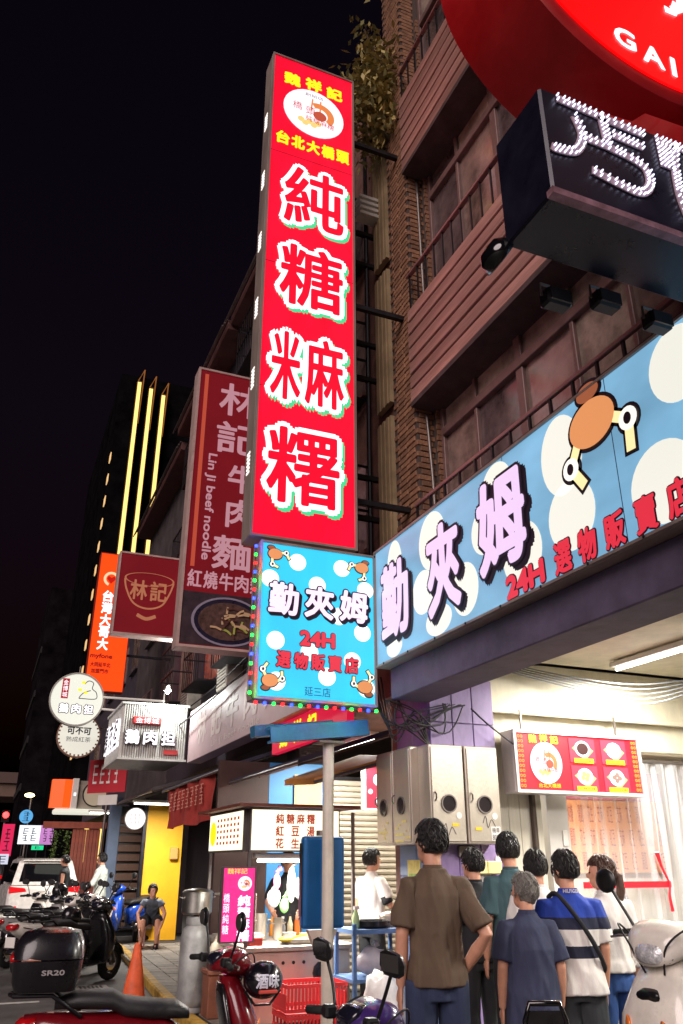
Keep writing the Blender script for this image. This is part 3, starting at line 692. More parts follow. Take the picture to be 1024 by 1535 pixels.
# ================================================================== the row of houses beyond the pillar
DB = mat('dark_render', (66, 56, 58), .85, 0, (2, .4), (12, .25))
DB2 = mat('dark_tile', (58, 50, 60), .7, 0, (3, .4), (18, .2))
BEIGE = mat('beige_sheet', (170, 146, 112), .6, 0, (3, .25))
IRON = mat('iron_bars', (30, 24, 28), .6, .5, (10, .3))
def cage(parent, x, y0, y1, z0, z1, d=.45):
    """iron window cage standing off the wall towards the street"""
    m = MB(); r = .014
    for z in (z0, (z0+z1)/2, z1):
        m.box(x-d-r, x-d+r, y0, y1, z-r, z+r); m.box(x-d+r, x, y0-r, y0+r, z-r, z+r); m.box(x-d+r, x, y1-r, y1+r, z-r, z+r)
    c = m.build('window_cage', IRON, parent)
    n = max(3, int((y1-y0)/.16)); b0 = None
    for i in range(n+1):
        p = (x-d, y0+(y1-y0)*i/n, z0)
        if b0 is None: b0 = MB().box(-.008, .008, -.008, .008, 0, z1-z0).build('cage_bar', IRON, c, loc=p)
        else: share(b0, c, p)
    MB().box(x-d, x, y0, y1, z0-.02, z0-.016).build('cage_floor', IRON, c)
def aircon(parent, x, y, z):
    a = MB().box(x-.32, x, y-.35, y+.35, z, z+.5).build('air_conditioner', mat('ac_white', (150, 142, 132), .6, 0, (8, .3)), parent, bevel=.02)
    o = MB(); 
    for i in range(7): o.box(x-.326, x-.3205, y-.3, y+.3, z+.06+i*.06, z+.075+i*.06)
    stuff(o.build('grille', DARKM, a))
def house(label, y0, y1, h, m, x=3.95, eave=.0, win=(), acs=(), cages=True, shop=True):
    t = thing('row_house', label, 'house', (0, y0, 0), 0, 'row houses beyond the arcade')
    L = y1-y0
    MB().box(x, x+7, .01, L-.01, 3.3, h).build('wall', m, t)
    MB().box(x, x+.5, .01, .5, .1, 3.299).build('pillar', m, t, bevel=.01)
    if shop: MB().box(x+2.4, x+7, .01, L-.01, .1, 3.299).build('shop_wall', mat('shop_dark', (44, 36, 38), .8, 0, (2, .4)), t)
    if eave: 
        MB().box(x-eave, x-.001, .01, L-.01, h-.35, h-.1).build('eave', mat('eave_rust', (84, 48, 44), .7, 0, (3, .4)), t, bevel=.01)
        for i in range(3): MB().tube([(x-eave-.03-.05*i, .02, h-.1-.1*i), (x-eave-.03-.05*i, L-.02, h-.1-.1*i)], .022, 6).build('gutter_pipe', GREYM, t)
    for fy, fw, z, hh in win:
        f = MB().box(x-.04, x+.02, fy, fy+fw, z, z+hh).build('window', FRAMEW, t, bevel=.008)
        for q in range(2):
            MB().box(x-.048, x-.041, fy+.05+q*fw/2, fy+fw/2-.03+q*fw/2, z+.05, z+hh-.05).build('pane', PANES[rnd.randrange(3)], f)
        MB().box(x-.12, x, fy-.05, fy+fw+.05, z-.06, z-.005).build('sill', m, f)
        if cages: cage(t, x-.05, fy, fy+fw, z-.1, z+hh*.9)
    for fy, z in acs: aircon(t, x, fy, z)
    return t
h1 = house('dark brick house with iron window cages just behind the tall red sign', 7.62, 11.0, 13.6, mat('dark_brick', (112, 76, 66), .85, 0, (5, .4), (30, .4)), x=4.0, win=[(.95, 1.0, 5.2, 1.3), (.95, 1.0, 7.5, 1.3), (.95, 1.0, 9.8, 1.3), (2.2, .9, 5.2, 1.3), (2.2, .9, 8.4, 1.3)], acs=[(2.4, 7.0)], shop=False)
for i in range(4):
    z = 4.6+i*2.3
    o = MB()
    for j in range(7): o.box(3.9-.012*(j % 2), 3.97, .12+j*.055, .175+j*.055, z, z+2.1)
    o.build('corrugated_sheet', BEIGE, h1)
for z in (5.4, 7.4, 9.3):
    for zz in (0, .55): MB().box(3.55, 4.0, .5, .56, z+zz, z+zz+.06).build('bracket', IRON, h1)
    MB().box(3.55, 3.6, .5, .56, z+.061, z+.549).build('bracket', IRON, h1)
MB().tube([(3.8, .55, 4.5), (3.8, .55, 12.2)], .03, 8).build('standpipe', DARKM, h1)
MB().tube([(3.7, .75, 4.5), (3.7, .75, 11.6)], .025, 8).build('standpipe', DARKM, h1)
lv = MB()
for i in range(4): lv.box(3.6, 3.9, .3, .5, 10.05+i*.1, 10.1+i*.1)
stuff(lv.build('louvre', WHITEP, h1))
house('dark rendered house with caged windows behind the beef noodle signs', 11.0, 15.0, 13.3, DB, eave=.45, win=[(.6, 1.2, 5.0, 1.4), (2.3, 1.2, 5.0, 1.4), (.6, 1.2, 8.2, 1.4), (2.3, 1.2, 8.2, 1.4), (.6, 2.4, 11, 1.2)], acs=[(1.9, 6.8), (3.4, 4.5)])
house('dark tiled house with rusty eave between the goose sign and the orange sign', 15.0, 20.5, 13.2, DB2, eave=.5, win=[(.6, 1.4, 5.0, 1.4), (3.2, 1.4, 5.0, 1.4), (.6, 1.4, 8.0, 1.4), (3.2, 1.4, 8.0, 1.4), (1, 3, 10.6, 1.2)], acs=[(2.6, 4.6), (2.6, 8.4)])
house('dim house above the corner shop with the tree of hanging plants', 20.5, 28, 12.8, DB, x=4.1, eave=.5, win=[(1, 1.6, 5.0, 1.4), (4, 1.6, 5.0, 1.4), (1, 1.6, 8.0, 1.4), (4, 1.6, 8.0, 1.4)], acs=[(3.2, 5)], cages=False)
house('dim low house next to the tower with gold light strips', 28, 42, 11.5, DB2, x=4.3, win=[(1+3*i, 1.6, 5.0+3*j, 1.4) for i in range(4) for j in range(2)], cages=False)
# far tower with golden light strips
tw = thing('office_tower', 'dark high rise tower with three golden vertical light strips', 'tower', (0, 45, 0))
MB().box(3.75, 18, 0, 18, 0, 30).build('wall', mat('tower_dark', (7, 5, 7), .9, 0, (1, .3), spec=0.), tw)
for x, z1 in ((4.85, 29.4), (5.6, 29.1), (6.4, 28.8)):
    s = MB().box(x-.14, x+.14, -.5, -.05, 1.5, z1).build('light_fin', mat('fin_metal', (120, 92, 60), .5, .5), tw)
    MB().box(x-.12, x+.1, -.515, -.502, 1.6, z1-.1).build('light_strip', glow('gold_strip', (255, 214, 120), 1.3, var=(6, .12, (1, 1, .3))), s)
    MB().tube([(x+.16, -.45, z1-3), (x+.24, -.45, z1+.9), (x-.1, -.45, z1)], .04, 5).build('finial', glow('gold_dim', (150, 92, 40), .6, False), s)
w0 = None
for i in range(13):
    p = (3.72, .4, 6.5+i*1.45)
    if w0 is None: w0 = MB().box(-.02, .03, -.3, .3, 0, .5).build('window', glow('tower_window', (255, 206, 140), .7, False), tw, loc=p)
    else: share(w0, tw, p)
nt_ = thing('office_block', 'plain dark office block across the far crossing', 'building', (0, 66, 0))
MB().box(2.2, 9, 0, 12, 0, 22).build('wall', mat('far_dark', (14, 9, 14), .9, 0, (.8, .4), spec=0.), nt_)
for i in range(5): MB().box(2.1, 2.2, 0, 12, 3+3.4*i, 3.5+3.4*i).build('ledge', mat('far_ledge', (24, 17, 20), .7), nt_)

def marks(parent, cx, cz, w, h, cols, rows, y, m, seed=0):
    """print too small to read: broken strokes in rows"""
    r2 = random.Random(seed); o = MB()
    for i in range(cols):
        for j in range(rows):
            x, z = cx-w/2+w*(i+.5)/cols, cz-h/2+h*(j+.5)/rows; a, b = w/cols*.38, h/rows*.36
            for q in range(3):
                o.box(x-a*r2.uniform(.3, 1), x+a*r2.uniform(.3, 1), y-.002, y, z+b*(q-1)-b*.14, z+b*(q-1)+b*.14)
            u = x+a*r2.uniform(-.6, .6); o.box(u-a*.13, u+a*.13, y-.004, y-.0025, z-b, z+b)
    return stuff(o.build('small_print', m, parent))
# ================================================================== projecting signs down the street
PALE = mat('sign_frame_pale', (206, 176, 168), .45, .3, (6, .15))
lj = thing('tall_sign', 'unlit tall maroon noodle sign with pale characters and a noodle bowl photo', 'sign', (2.77, 11.0, 4.36))
MAR = glow('maroon', (150, 20, 34), .3, var=(1.2, .15))  # the sign is unlit; face, print and stripe are given a faint glow
cabinet(lj, 1.34, 4.6, .3, MAR, PALE, .035)
PK = glow('pale_pink', (232, 170, 184), .38, False)
for c, z, w, h in (('林', 4.12, .68, .58), ('記', 3.42, .7, .54), ('牛', 2.72, .42, .46), ('肉', 2.13, .42, .46), ('麵', 1.48, .58, .52)):
    letters('character', c, .05 if w > .5 else .14, z, w, h, -.006, PK, lj, fat=.012)
letters('lettering', 'Lin Ji beef noodle', -.36, 2.2, 1.75, .17, -.006, PK, lj, rot=-90, fat=.005)
for i, c in enumerate('紅燒牛肉麵'): letters('lettering', c, -.48+.235*i, 1.02, .2, .26, -.006, PK, lj, fat=.006)
o = MB(); rect(o, -.56, -.5, 1.2, 4.5, -.002); o.build('stripe', glow('stripe_orange', (206, 84, 60), .5, False), lj)
o = MB(); rect(o, -.63, .63, .05, .82, -.002); pic = o.build('picture', mat('picture_dark', (52, 34, 44), .5, 0, (6, .5)), lj)
o = MB(); disc(o, .05, .42, .54, .36, -.006); o.build('bowl', mat('bowl_navy', (34, 30, 52), .3, 0, (6, .2)), pic)
o = MB(); ringdisc(o, .05, .42, .5, .54, -.0095, asp=.67); o.build('bowl_rim', mat('bowl_rim', (150, 140, 160), .3), pic)
o = MB(); disc(o, .05, .42, .44, .28, -.0125); o.build('soup', mat('soup', (84, 58, 52), .4, 0, (14, .6)), pic)
for i in range(26):
    o = MB(); a = rnd.uniform(0, 6.3); q = rnd.uniform(0, .33); x, z = .1+q*math.cos(a), .42+.6*q*math.sin(a); b = rnd.uniform(0, 3)
    polyline(o, [(x-.09*math.cos(b), z-.05*math.sin(b)), (x, z+.015), (x+.09*math.cos(b), z+.05*math.sin(b))], .03, -.0165-.0012*i, .001)
    o.build('noodle', [mat('noodle', (206, 170, 130), .5), mat('beef', (92, 50, 44), .5, 0, (20, .4)), mat('leek', (170, 176, 80), .5)][[0, 1, 1, 0, 2][i % 5]], pic)
for z in (1, 3.6): MB().box(.66, 1.2, .1, .16, z, z+.06).build('bracket', DARKM, lj)
bw = thing('square_sign', 'maroon square sign with a bowl outline drawn round two characters', 'sign', (2.03, 13.5, 5.1))
cabinet(bw, 1.1, 1.46, .25, glow('maroon_square', (148, 20, 34), .32, var=(1.2, .15)), PALE, .03)
TAN = glow('tan_line', (206, 128, 92), .42, False)
o = MB(); polyline(o, [(p.x, p.y) for p in curve_pts([(-.42, .98, 0), (-.38, .8, 0), (-.24, .56, 0), (0, .48, 0), (.24, .56, 0), (.36, .78, 0), (.42, .98, 0)])], .03, -.006)
ringdisc(o, 0, 1.0, .40, .43, -.0095, asp=.28); o.build('bowl_outline', TAN, bw)
for c, x in (('林', -.17), ('記', .17)): letters('character', c, x, .8, .28, .34, -.012, TAN, bw, fat=.008)
o = MB(); polyline(o, [(p.x, p.y) for p in curve_pts([(-.16, .36, 0), (0, .3, 0), (.16, .36, 0)])], .06, -.006); o.build('bowl_foot', TAN, bw)
MB().box(.55, 1.9, .1, .15, .5, .55).build('bracket', DARKM, bw); MB().box(.55, 1.9, .1, .15, 1.2, 1.25).build('bracket', DARKM, bw)
og = thing('tall_sign', 'glowing orange phone shop sign with white characters below the golden tower', 'sign', (2.4, 22.0, 5.72))
cabinet(og, 1.0, 3.85, .3, glow('phone_orange', (250, 66, 10), 1.05), mat('orange_metal', (150, 46, 20), .5), .02)
for i, c in enumerate('台灣大哥大'): letters('character', c, -.17, 2.6-.335*i, .27, .3, -.006, WHT, og, fat=.012)
letters('lettering', 'myfone', -.16, .92, .56, .15, -.006, glow('letter_darkred', (130, 10, 20), .5, False), og, fat=.006)
letters('lettering', '大同延平北', -.16, .7, .52, .12, -.006, MATS['letter_darkred'], og, fat=.004); letters('lettering', '加盟門市', -.16, .53, .44, .12, -.006, MATS['letter_darkred'], og, fat=.004)
o = MB(); ringdisc(o, -.14, 3.1, .14, .21, -.006, a0=-30, a1=250); o.build('emblem', glow('emblem_peach', (255, 190, 150), 1., False), og)
o = MB(); o.prism([(-.14, 2.96), (-.02, 3.1), (-.06, 3.19), (-.14, 3.14), (-.22, 3.19), (-.26, 3.1)], 'y', -.006, -.009); o.build('emblem_heart', glow('heart', (190, 20, 10), .8, False), og)
MB().box(.5, 1.8, .1, .16, 1, 1.06).build('bracket', DARKM, og)
def round_sign(name, label, loc, r, fill, rimm, deep=.18):
    t = thing(name, label, 'sign', loc)
    MB().lathe([(r, -deep), (r, 0)], 40, My).build('drum', mat('drum_grey', (150, 146, 140), .5, .3), t, smooth='auto')
    o = MB(); disc(o, 0, 0, r*.97, r*.97, -.001, .01, 40); o.build('sign_face', fill, t)
    o = MB(); ringdisc(o, 0, 0, r*.96, r*1.02, .0, .03, 40); o.build('rim', rimm, t)
    return t
gs = round_sign('round_sign', 'round white goose meat sign with a goose drawing on a long arm', (1.44, 18, 4.77), .55, glow('round_cream', (226, 226, 212), .82), mat('rim_grey', (170, 166, 158), .5))
o = MB(); rect(o, -.33, -.19, .0, .42, -.013); b_ = o.build('red_label', glow('label_red', (176, 32, 50), .6, False), gs)
letters('lettering', '金博城', -.26, .21, .1, .38, -.018, WHT, b_, vertical=True)
for i, c in enumerate('鵝肉担'): 
    a = letters('character', c, -.24+.25*i, -.2, .18, .18, -.02, WHT, gs, fat=.006); put(MB(), c, -.24+.25*i, -.2, .18, .18, -.014, .022).build('outline', INK, a)
o = MB(); polyline(o, [(p.x, p.y) for p in curve_pts([(.12, .33, 0), (.2, .4, 0), (.3, .36, 0), (.29, .24, 0), (.38, .16, 0), (.38, .03, 0), (.1, .02, 0), (.04, .03, 0), (.12, .14, 0), (.26, .2, 0)])], .016, -.013); o.build('goose_outline', INK, gs)
for x, z in ((.1, .36), (.04, .2), (.16, .15)): o = MB(); disc(o, x, z, .045, .03, -.013, n=12); o.build('goose_beak' if z > .3 else 'goose_foot', YEL, gs)
MB().tube([(.5, .1, .1), (1.4, -2.4, -.35)], .025, 6).build('arm', WHITEP, gs); MB().tube([(.5, .1, -.15), (1.2, -1.8, -.5)], .025, 6).build('arm', WHITEP, gs)
MB().tube([(0, .1, .55), (0, .1, .72)], .015, 6).build('stay', GREYM, gs)
ks = round_sign('round_sign', 'round white black tea sign with brown beaded rim under the goose sign', (1.66, 19, 4.16), .46, glow('round_cream2', (224, 220, 206), .78), mat('rim_brown', (150, 104, 80), .6, 0, (30, .5)))
letters('lettering', '可不可', 0, .1, .5, .15, -.013, mat('letter_slate', (60, 62, 78), .6), ks, fat=.006); letters('lettering', '熟成紅茶', 0, -.08, .52, .11, -.013, MATS['letter_slate'], ks)
b0 = None
for i in range(30):
    a = 2*math.pi*i/30; p = (.42*math.cos(a), -.012, .42*math.sin(a))
    if b0 is None: b0 = MB().box(-.018, .018, -.004, .004, -.018, .018).build('bead', MATS['rim_brown'], ks, loc=p)
    else: share(b0, ks, p)
MB().tube([(.3, .1, .2), (2.3, .1, .2)], .02, 6).build('arm', GREYM, ks)
# corrugated goose-meat box sign
gb = thing('box_sign', 'white corrugated box sign with raised goose meat characters wrapping the house corner', 'sign', (2.6, 15.0, 3.27))
WC = mat('white_sheet', (206, 206, 200), .5, .0, (5, .12))
MB().box(-.55, .6, .03, 1.9, 0, .98).build('cabinet', WC, gb)
o = MB()
for i in range(28): o.box(-.55+i*.041, -.53+i*.041, .0, .031, .02, .96)
stuff(o.build('corrugation', WC, gb))
o = MB()
for i in range(46): o.box(-.58, -.549, .04+i*.041, .06+i*.041, .02, .96)
stuff(o.build('corrugation', WC, gb))
for x0, x1, z0, z1 in ((-.6, .62, .955, .99), (-.6, .62, -.01, .025)): MB().box(x0, x1, -.02, .02, z0, z1).build('rim', WC, gb)
MB().box(-.61, -.57, -.015, 1.92, .955, .992).build('rim', WC, gb); MB().box(-.61, -.57, -.015, 1.92, -.012, .025).build('rim', WC, gb)
MB().box(-.4, .12, -.05, -.005, .6, .74).build('red_label', mat('label_red2', (190, 60, 60), .5), gb, bevel=.03)
letters('lettering', '金博城', -.14, .67, .42, .1, -.054, WHT, gb)
def solid_char(parent, c, cx, cz, w, h, y, depth, m, edge):
    a = put(MB(), c, cx, cz, w, h, y-depth, .008).build('character', m, parent)
    o = MB()
    for q in range(4): put(o, c, cx, cz, w, h, y-depth+.006+q*depth/4, .018)
    o.build('return', edge, a)
for i, c in enumerate('鵝肉担'): solid_char(gb, c, -.38+.32*i, .38, .24, .24, -.01, .05, WHT, INK)
MB().box(.2, .45, -.03, -.005, .1, .18).build('red_label', MATS['label_red2'], gb)
ch = thing('side_lettering', 'dark raised goose meat characters on the street end of the corrugated box sign', 'lettering', (2.02, 15.95, 3.27), -90)
for i, c in enumerate('鵝肉担'): solid_char(ch, c, -.6+.6*i, .48, .45, .5, -.0, .05, INK, WHT)
sl = thing('spot_lamp', 'bright spot lamp on a short arm above the corrugated goose sign', 'lamp', (2.75, 14.8, 4.35))
MB().tube([(0, .3, -.1), (0, .3, .15), (0, 0, .2)], .012, 6).build('arm', GREYM, sl); MB().lathe([(.03, .1), (.07, 0), (.06, -.0)], 16, Matrix.Translation((0, -.0, .12))).build('shade', WHITEP, sl)
MB().ell((0, 0, .1), (.04, .04, .04), 10, 6).build('bulb', glow('bulb_white', (255, 255, 250), 10, False), sl)
ld = bpy.data.lights.new('spot_glow', 'POINT'); ld.energy = 60; ld.color = (.95, 1, .96); ld.shadow_soft_size = .05
lo = bpy.data.objects.new('spot_glow', ld); COL.objects.link(lo); lo.parent = sl; lo.location = (0, -.12, .04)
# shop fascias over the next arcades (face the street)
lf = thing('fascia_sign', 'pale faded noodle shop fascia with pink light tinted in, beyond the blue square sign', 'sign', (3.2, 11.6, 3.22), -90)
MB().box(-3.2, 3.35, 0, .25, 0, .9).build('panel', mat('faded_pinklit', (196, 170, 172), .5, 0, (1, .15)), lf, bevel=.006)  # pink of the neighbouring lights is put into the panel colour
for i, c in enumerate('林記牛肉麵'): letters('character', c, -2.2+.95*i, .5, .6, .5, -.004, mat('faded_letter', (228, 214, 208), .5), lf, fat=.02)
letters('lettering', 'Lin Ji beef noodle', -.2, .12, 2.6, .13, -.004, MATS['faded_letter'], lf)
rf = thing('fascia_sign', 'short red fascia with yellow characters under the blue square sign', 'sign', (3.28, 8.9, 2.86), -90)
MB().box(-1.25, 1.2, 0, .08, 0, .34).build('panel', glow('short_red', (214, 20, 60), .7), rf)
for i, c in enumerate('魏祥記'): letters('character', c, -.8+.5*i, .17, .28, .24, -.004, YEL, rf, fat=.012)
# awnings over the pavement
AW = mat('awning_dark', (50, 46, 66), .6, 0, (2, .35))
def awning(label, y0, y1, xa, za, xb, zb, m):
    t = thing('awning', label, 'awning', (0, y0, 0))
    L = y1-y0
    MB().loft([[(xa, 0, za), (xb, 0, zb), (xb, 0, zb-.05), (xa, 0, za-.05)], [(xa, L, za), (xb, L, zb), (xb, L, zb-.05), (xa, L, za-.05)]]).build('sheet', m, t)
    n = max(2, int(L/1.1))
    for i in range(n+1): MB().tube([(xa, .03+(L-.06)*i/n, za-.07), (xb, .03+(L-.06)*i/n, zb-.07)], .015, 6).build('rafter', GREYM, t)
    MB().tube([(xb, 0, zb-.04), (xb, L, zb-.04)], .02, 6).build('front_bar', GREYM, t)
    return t
awning('dark blue grey awning over the food cart arcade', 8.2, 11.0, 4.0, 2.95, 2.95, 2.6, AW)
awning('dark patched awning above the red banner', 11.1, 15.0, 3.95, 3.15, 2.85, 2.78, AW)
awning('dark awning with metal bars below the corrugated goose sign', 15.2, 19.5, 3.95, 3.2, 2.7, 2.82, mat('awning_grey', (70, 64, 66), .6, 0, (2, .35)))
oa = thing('awning', 'faded orange canvas awning between the pole and the purple pillar', 'awning', (0, 7.75, 0))
MB().loft([[(2.95, 0, 2.36), (3.84, 0, 2.62), (3.84, 0, 2.56), (2.95, 0, 2.3)], [(2.95, .9, 2.42), (3.84, .9, 2.72), (3.84, .9, 2.66), (2.95, .9, 2.36)]]).build('canvas', mat('orange_canvas', (196, 130, 60), .8, 0, (3, .2)), oa)
MB().tube([(2.95, 0, 2.32), (3.84, 0, 2.58)], .02, 6).build('front_bar', GREYM, oa)
rb = thing('banner', 'dull red cloth banner with pale lettering hung from the arcade awning', 'banner', (2.88, 13.0, 2.12), -90)
vs = []; fs = []; n = 24
for i in range(n+1):
    for j in range(5): vs.append((-1.5+3*i/n, .03*math.sin(i*.9)+.02*math.sin(j*1.3+i*.4), .62*j/4-.02*math.sin(i*.5)))
for i in range(n):
    for j in range(4): q = i*5+j; fs.append((q, q+1, q+6, q+5))
MB().add(vs, fs).build('cloth', mat('banner_red', (160, 52, 44), .8, 0, (3, .25)), rb, smooth=True)
marks(rb, 0, .38, 2.4, .3, 8, 2, -.06, mat('banner_ink', (214, 150, 130), .7), 3)
# front-facing bits beyond: white globe sign, yellow board, blue post, orange sign
wr = round_sign('round_sign', 'small lit white round sign hanging before the yellow board', (2.74, 17, 2.38), .2, glow('round_white', (255, 255, 250), 1.15), mat('rim_white', (210, 206, 200), .5), .1)
marks(wr, 0, 0, .24, .2, 3, 3, -.013, mat('letter_pale', (206, 170, 170), .6), 4)
yb = thing('hoarding', 'bright yellow painted board wall behind the seated person', 'board', (3.75, 19.0, .1))
MB().box(-.42, .38, 0, .08, 0, 2.75).build('panel', mat('yellow_board', (232, 170, 22), .6, 0, (2, .12)), yb); MB().box(-.5, -.425, -.03, .1, 0, 2.8).build('post', DARKM, yb)
MB().box(.12, .3, -.1, -.005, 1.55, 1.8).build('lamp_box', mat('lamp_box', (190, 150, 80), .5), yb, bevel=.02)
tl = tube_light('fluorescent_lamp', 'lit tube under the awning in front of the yellow board', (3.3, 17.6, 2.72), 1.1, 'x', 110)
tube_light('fluorescent_lamp', 'lit tube under the soffit by the orange corner sign', (3.0, 22.6, 2.78), 1.1, 'x', 130)
sh = thing('roller_shutter', 'dark brown slatted shutter door beside the yellow board', 'shutter', (3.3, 20.3, .1))
MB().box(-.55, .4, .05, .1, 0, 2.7).build('backing', BLACK, sh)
s0 = None
for i in range(12):
    p = (-.08, 0, .12+i*.2)
    if s0 is None: s0 = MB().box(-.45, .45, -.02, .03, 0, .15).build('slat', mat('slat_brown', (96, 70, 56), .6, 0, (5, .3)), sh, bevel=.01, loc=p)
    else: share(s0, sh, p)
bp = thing('post', 'blue grey square post beside the slatted shutter', 'post', (2.82, 20.4, .1))
MB().box(-.13, .13, -.13, .13, 0, 2.9).build('shaft', mat('post_blue', (98, 116, 140), .6, 0, (3, .2)), bp, bevel=.02); MB().box(-.17, .17, -.17, .17, 0, .12).build('base', CONC, bp)
oc = thing('corner_sign', 'orange and white rounded corner sign box with a disc above the lit soffit', 'sign', (2.0, 24.0, 2.85))
MB().prism([(-.42, .1), (-.1, -.02), (.1, .0), (.1, .4), (-.42, .4)], 'z', .1, .82).build('orange_panel', glow('corner_orange', (244, 86, 20), .9), oc)
MB().box(.105, .27, -.03, .4, .05, .85).build('white_panel', WHITEP, oc, bevel=.01)
MB().box(.275, .95, .05, .4, .08, .8).build('grey_panel', mat('corner_grey', (150, 140, 126), .6, 0, (4, .2)), oc)
o = MB(); disc(o, .72, .46, .3, .33, .045, .03); o.build('disc', mat('disc_cream', (206, 196, 170), .5), oc)
o = MB(); ringdisc(o, .72, .46, .3, .33, .014, .01); o.build('disc_rim', DARKM, oc)
o = MB(); rect(o, .16, .22, .4, .48, -.031); o.build('mark', glow('mark_white', (255, 255, 255), 1., False), oc)
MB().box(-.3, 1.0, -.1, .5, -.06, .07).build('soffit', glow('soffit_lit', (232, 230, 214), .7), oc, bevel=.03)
bn = thing('banner', 'small red banner with white lettering tied below the corrugated box sign', 'banner', (2.42, 19.4, 3.02), -50)
MB().box(-.55, .55, 0, .02, 0, .72).build('cloth', mat('banner_bright', (196, 44, 56), .7), bn)
marks(bn, -.06, .4, .8, .5, 4, 1, -.004, mat('board_white', (244, 236, 230)), 5)
MB().box(-.2, .35, 0, .02, -.26, -.05).build('notice', WHITEP, bn)
gp = thing('street_post', 'thin grey steel post standing by the kerb before the corner shop', 'post', (2.62, 21.0, .1)); MB().tube([(0, 0, 0), (.06, 0, 2.9)], .035, 8).build('shaft', GREYM, gp); MB().box(-.06, .06, -.06, .06, 0, .02).build('base', GREYM, gp)
# ================================================================== pole, plate and cart
po = thing('awning_pole', 'cream steel pole carrying the blue beam in front of the food cart', 'pole', (2.92, 7.3, .09))
MB().tube([(0, 0, 0), (0, 0, 2.54)], .052, 16).build('shaft', mat('pole_cream', (206, 196, 182), .5, .1, (4, .15)), po, smooth='auto')
MB().box(-.13, .13, -.1, .1, 2.54, 2.56).build('cap_plate', GREYM, po); MB().cyl((0, 0), .08, 0, .02).build('base', GREYM, po)
bb = thing('awning_beam', 'long blue painted steel beam lying on the cream pole', 'beam', (2.83, 7.3, 2.65))
o = MB(); Mr = Matrix.Rotation(R(-7), 4, 'Y')
o.box(-.5, .5, -.06, .06, .02, .04, Mr); o.box(-.5, .5, -.06, -.045, .041, .15, Mr); o.box(-.5, .5, -.06, .06, .151, .165, Mr)
o.build('channel', mat('beam_blue', (56, 120, 158), .5, .1, (5, .3)), bb)
MB().box(-.6, .2, .1, .25, .1, .2, Mr).build('channel', MATS['beam_blue'], bb)
bpz = thing('blue_box', 'tall blue metal sign box strapped to the cream pole', 'box', (2.935, 7.42, 1.06))
MB().box(-.205, .205, 0, .1, 0, .76).build('case', mat('box_blue', (26, 92, 150), .4, .2, (3, .15)), bpz, bevel=.03, seg=2)
MB().box(-.215, -.207, .02, .08, .1, .7).build('edge', BLACK, bpz); MB().cyl((0, .05), .06, .765, .81).build('lug', GREYM, bpz)
MB().prism([(-.14, -.01), (.14, -.01), (.05, -.2), (-.05, -.2)], 'y', .02, .09).build('funnel', mat('funnel', (206, 190, 176), .5), bpz)
ca = thing('food_cart', 'stainless steel food cart with a lit menu canopy beyond the cream pole', 'cart', (2.56, 8.6, .1))
MB().box(.05, 1.15, .04, 1.6, .06, .68).build('body', STEEL, ca, bevel=.01); MB().box(0, 1.2, 0, 1.65, .685, .73).build('counter_top', STEEL, ca, bevel=.006)
h0 = None
for i in range(5):
    p = (.2+.11*i, .035, .58)
    if h0 is None:
        o = MB(); disc(o, 0, 0, .016, .016, 0, .006, 14); h0 = o.build('air_hole', BLACK, ca, loc=p)
    else: share(h0, ca, p)
o = MB(); disc(o, .82, .48, .085, .1, .035, .02, 10); o.build('fan_guard', BLACK, ca); o = MB(); ringdisc(o, .82, .48, .04, .055, .014, .006, 16); o.build('fan_ring', DARKM, ca)
for x, y in ((.02, .02), (1.18, .02), (.02, 1.62), (1.18, 1.62)): MB().box(x-.015, x+.015, y-.015, y+.015, .731, 2.0).build('post', GREYM, ca)
for x, y in ((.12, .1), (1.08, .1), (.12, 1.5), (1.08, 1.5)): MB().cyl((x, y), .04, -.01, .06).build('wheel', RUBBER, ca)
lbx = MB().box(0, 1.0, -.04, .06, 1.6, 2.02).build('light_box', GREYM, ca)
o = MB(); rect(o, .015, .985, 1.615, 2.005, -.041, .004); o.build('light_face', glow('menu_cream', (255, 246, 214), 1.1, var=(3, .08)), lbx)
mr = glow('menu_ink', (190, 60, 36), .6, False)
for j, s in enumerate(('純糖麻糬', '紅豆湯', '花生湯')):
    for i, c in enumerate(s): letters('lettering', c, .32+(.115*i if len(s) == 4 else .172*i), 1.92-.12*j, .085, .095, -.0465, mr, lbx, fat=.003)
    letters('lettering', '60', .86, 1.925-.12*j, .06, .05, -.0465, mr, lbx)
sbx = MB().box(-.04, .02, .07, 1.5, 1.6, 2.02).build('light_box', GREYM, ca)
MB().box(-.045, -.041, .09, 1.48, 1.62, 2.0).build('light_face', MATS['menu_cream'], sbx)
sm = MB(); sm.lathe([(.13, 0), (.13, .004)], 24, Matrix.Translation((-.05, 1.3, 1.8)) @ Matrix.Rotation(R(90), 4, 'Y')); sm.build('yellow_disc', glow('smile_yellow', (255, 214, 20), 1., False), sbx)
for i in range(7): 
    q = MB()
    for j in range(5): q.box(-.0495, -.0465, 1.06-.14*i, 1.12-.14*i, 1.68+.06*j, 1.71+.06*j)
    stuff(q.build('menu_column', mr, sbx))
MB().box(-.15, 1.2, -.15, 1.7, 2.03, 2.06).build('roof', mat('cart_roof', (110, 60, 46), .6, 0, (4, .3)), ca)
tube_light('fluorescent_lamp', 'lit fluorescent tube below the food cart menu board', (3.06, 8.72, 1.64), .8, 'x', 60)
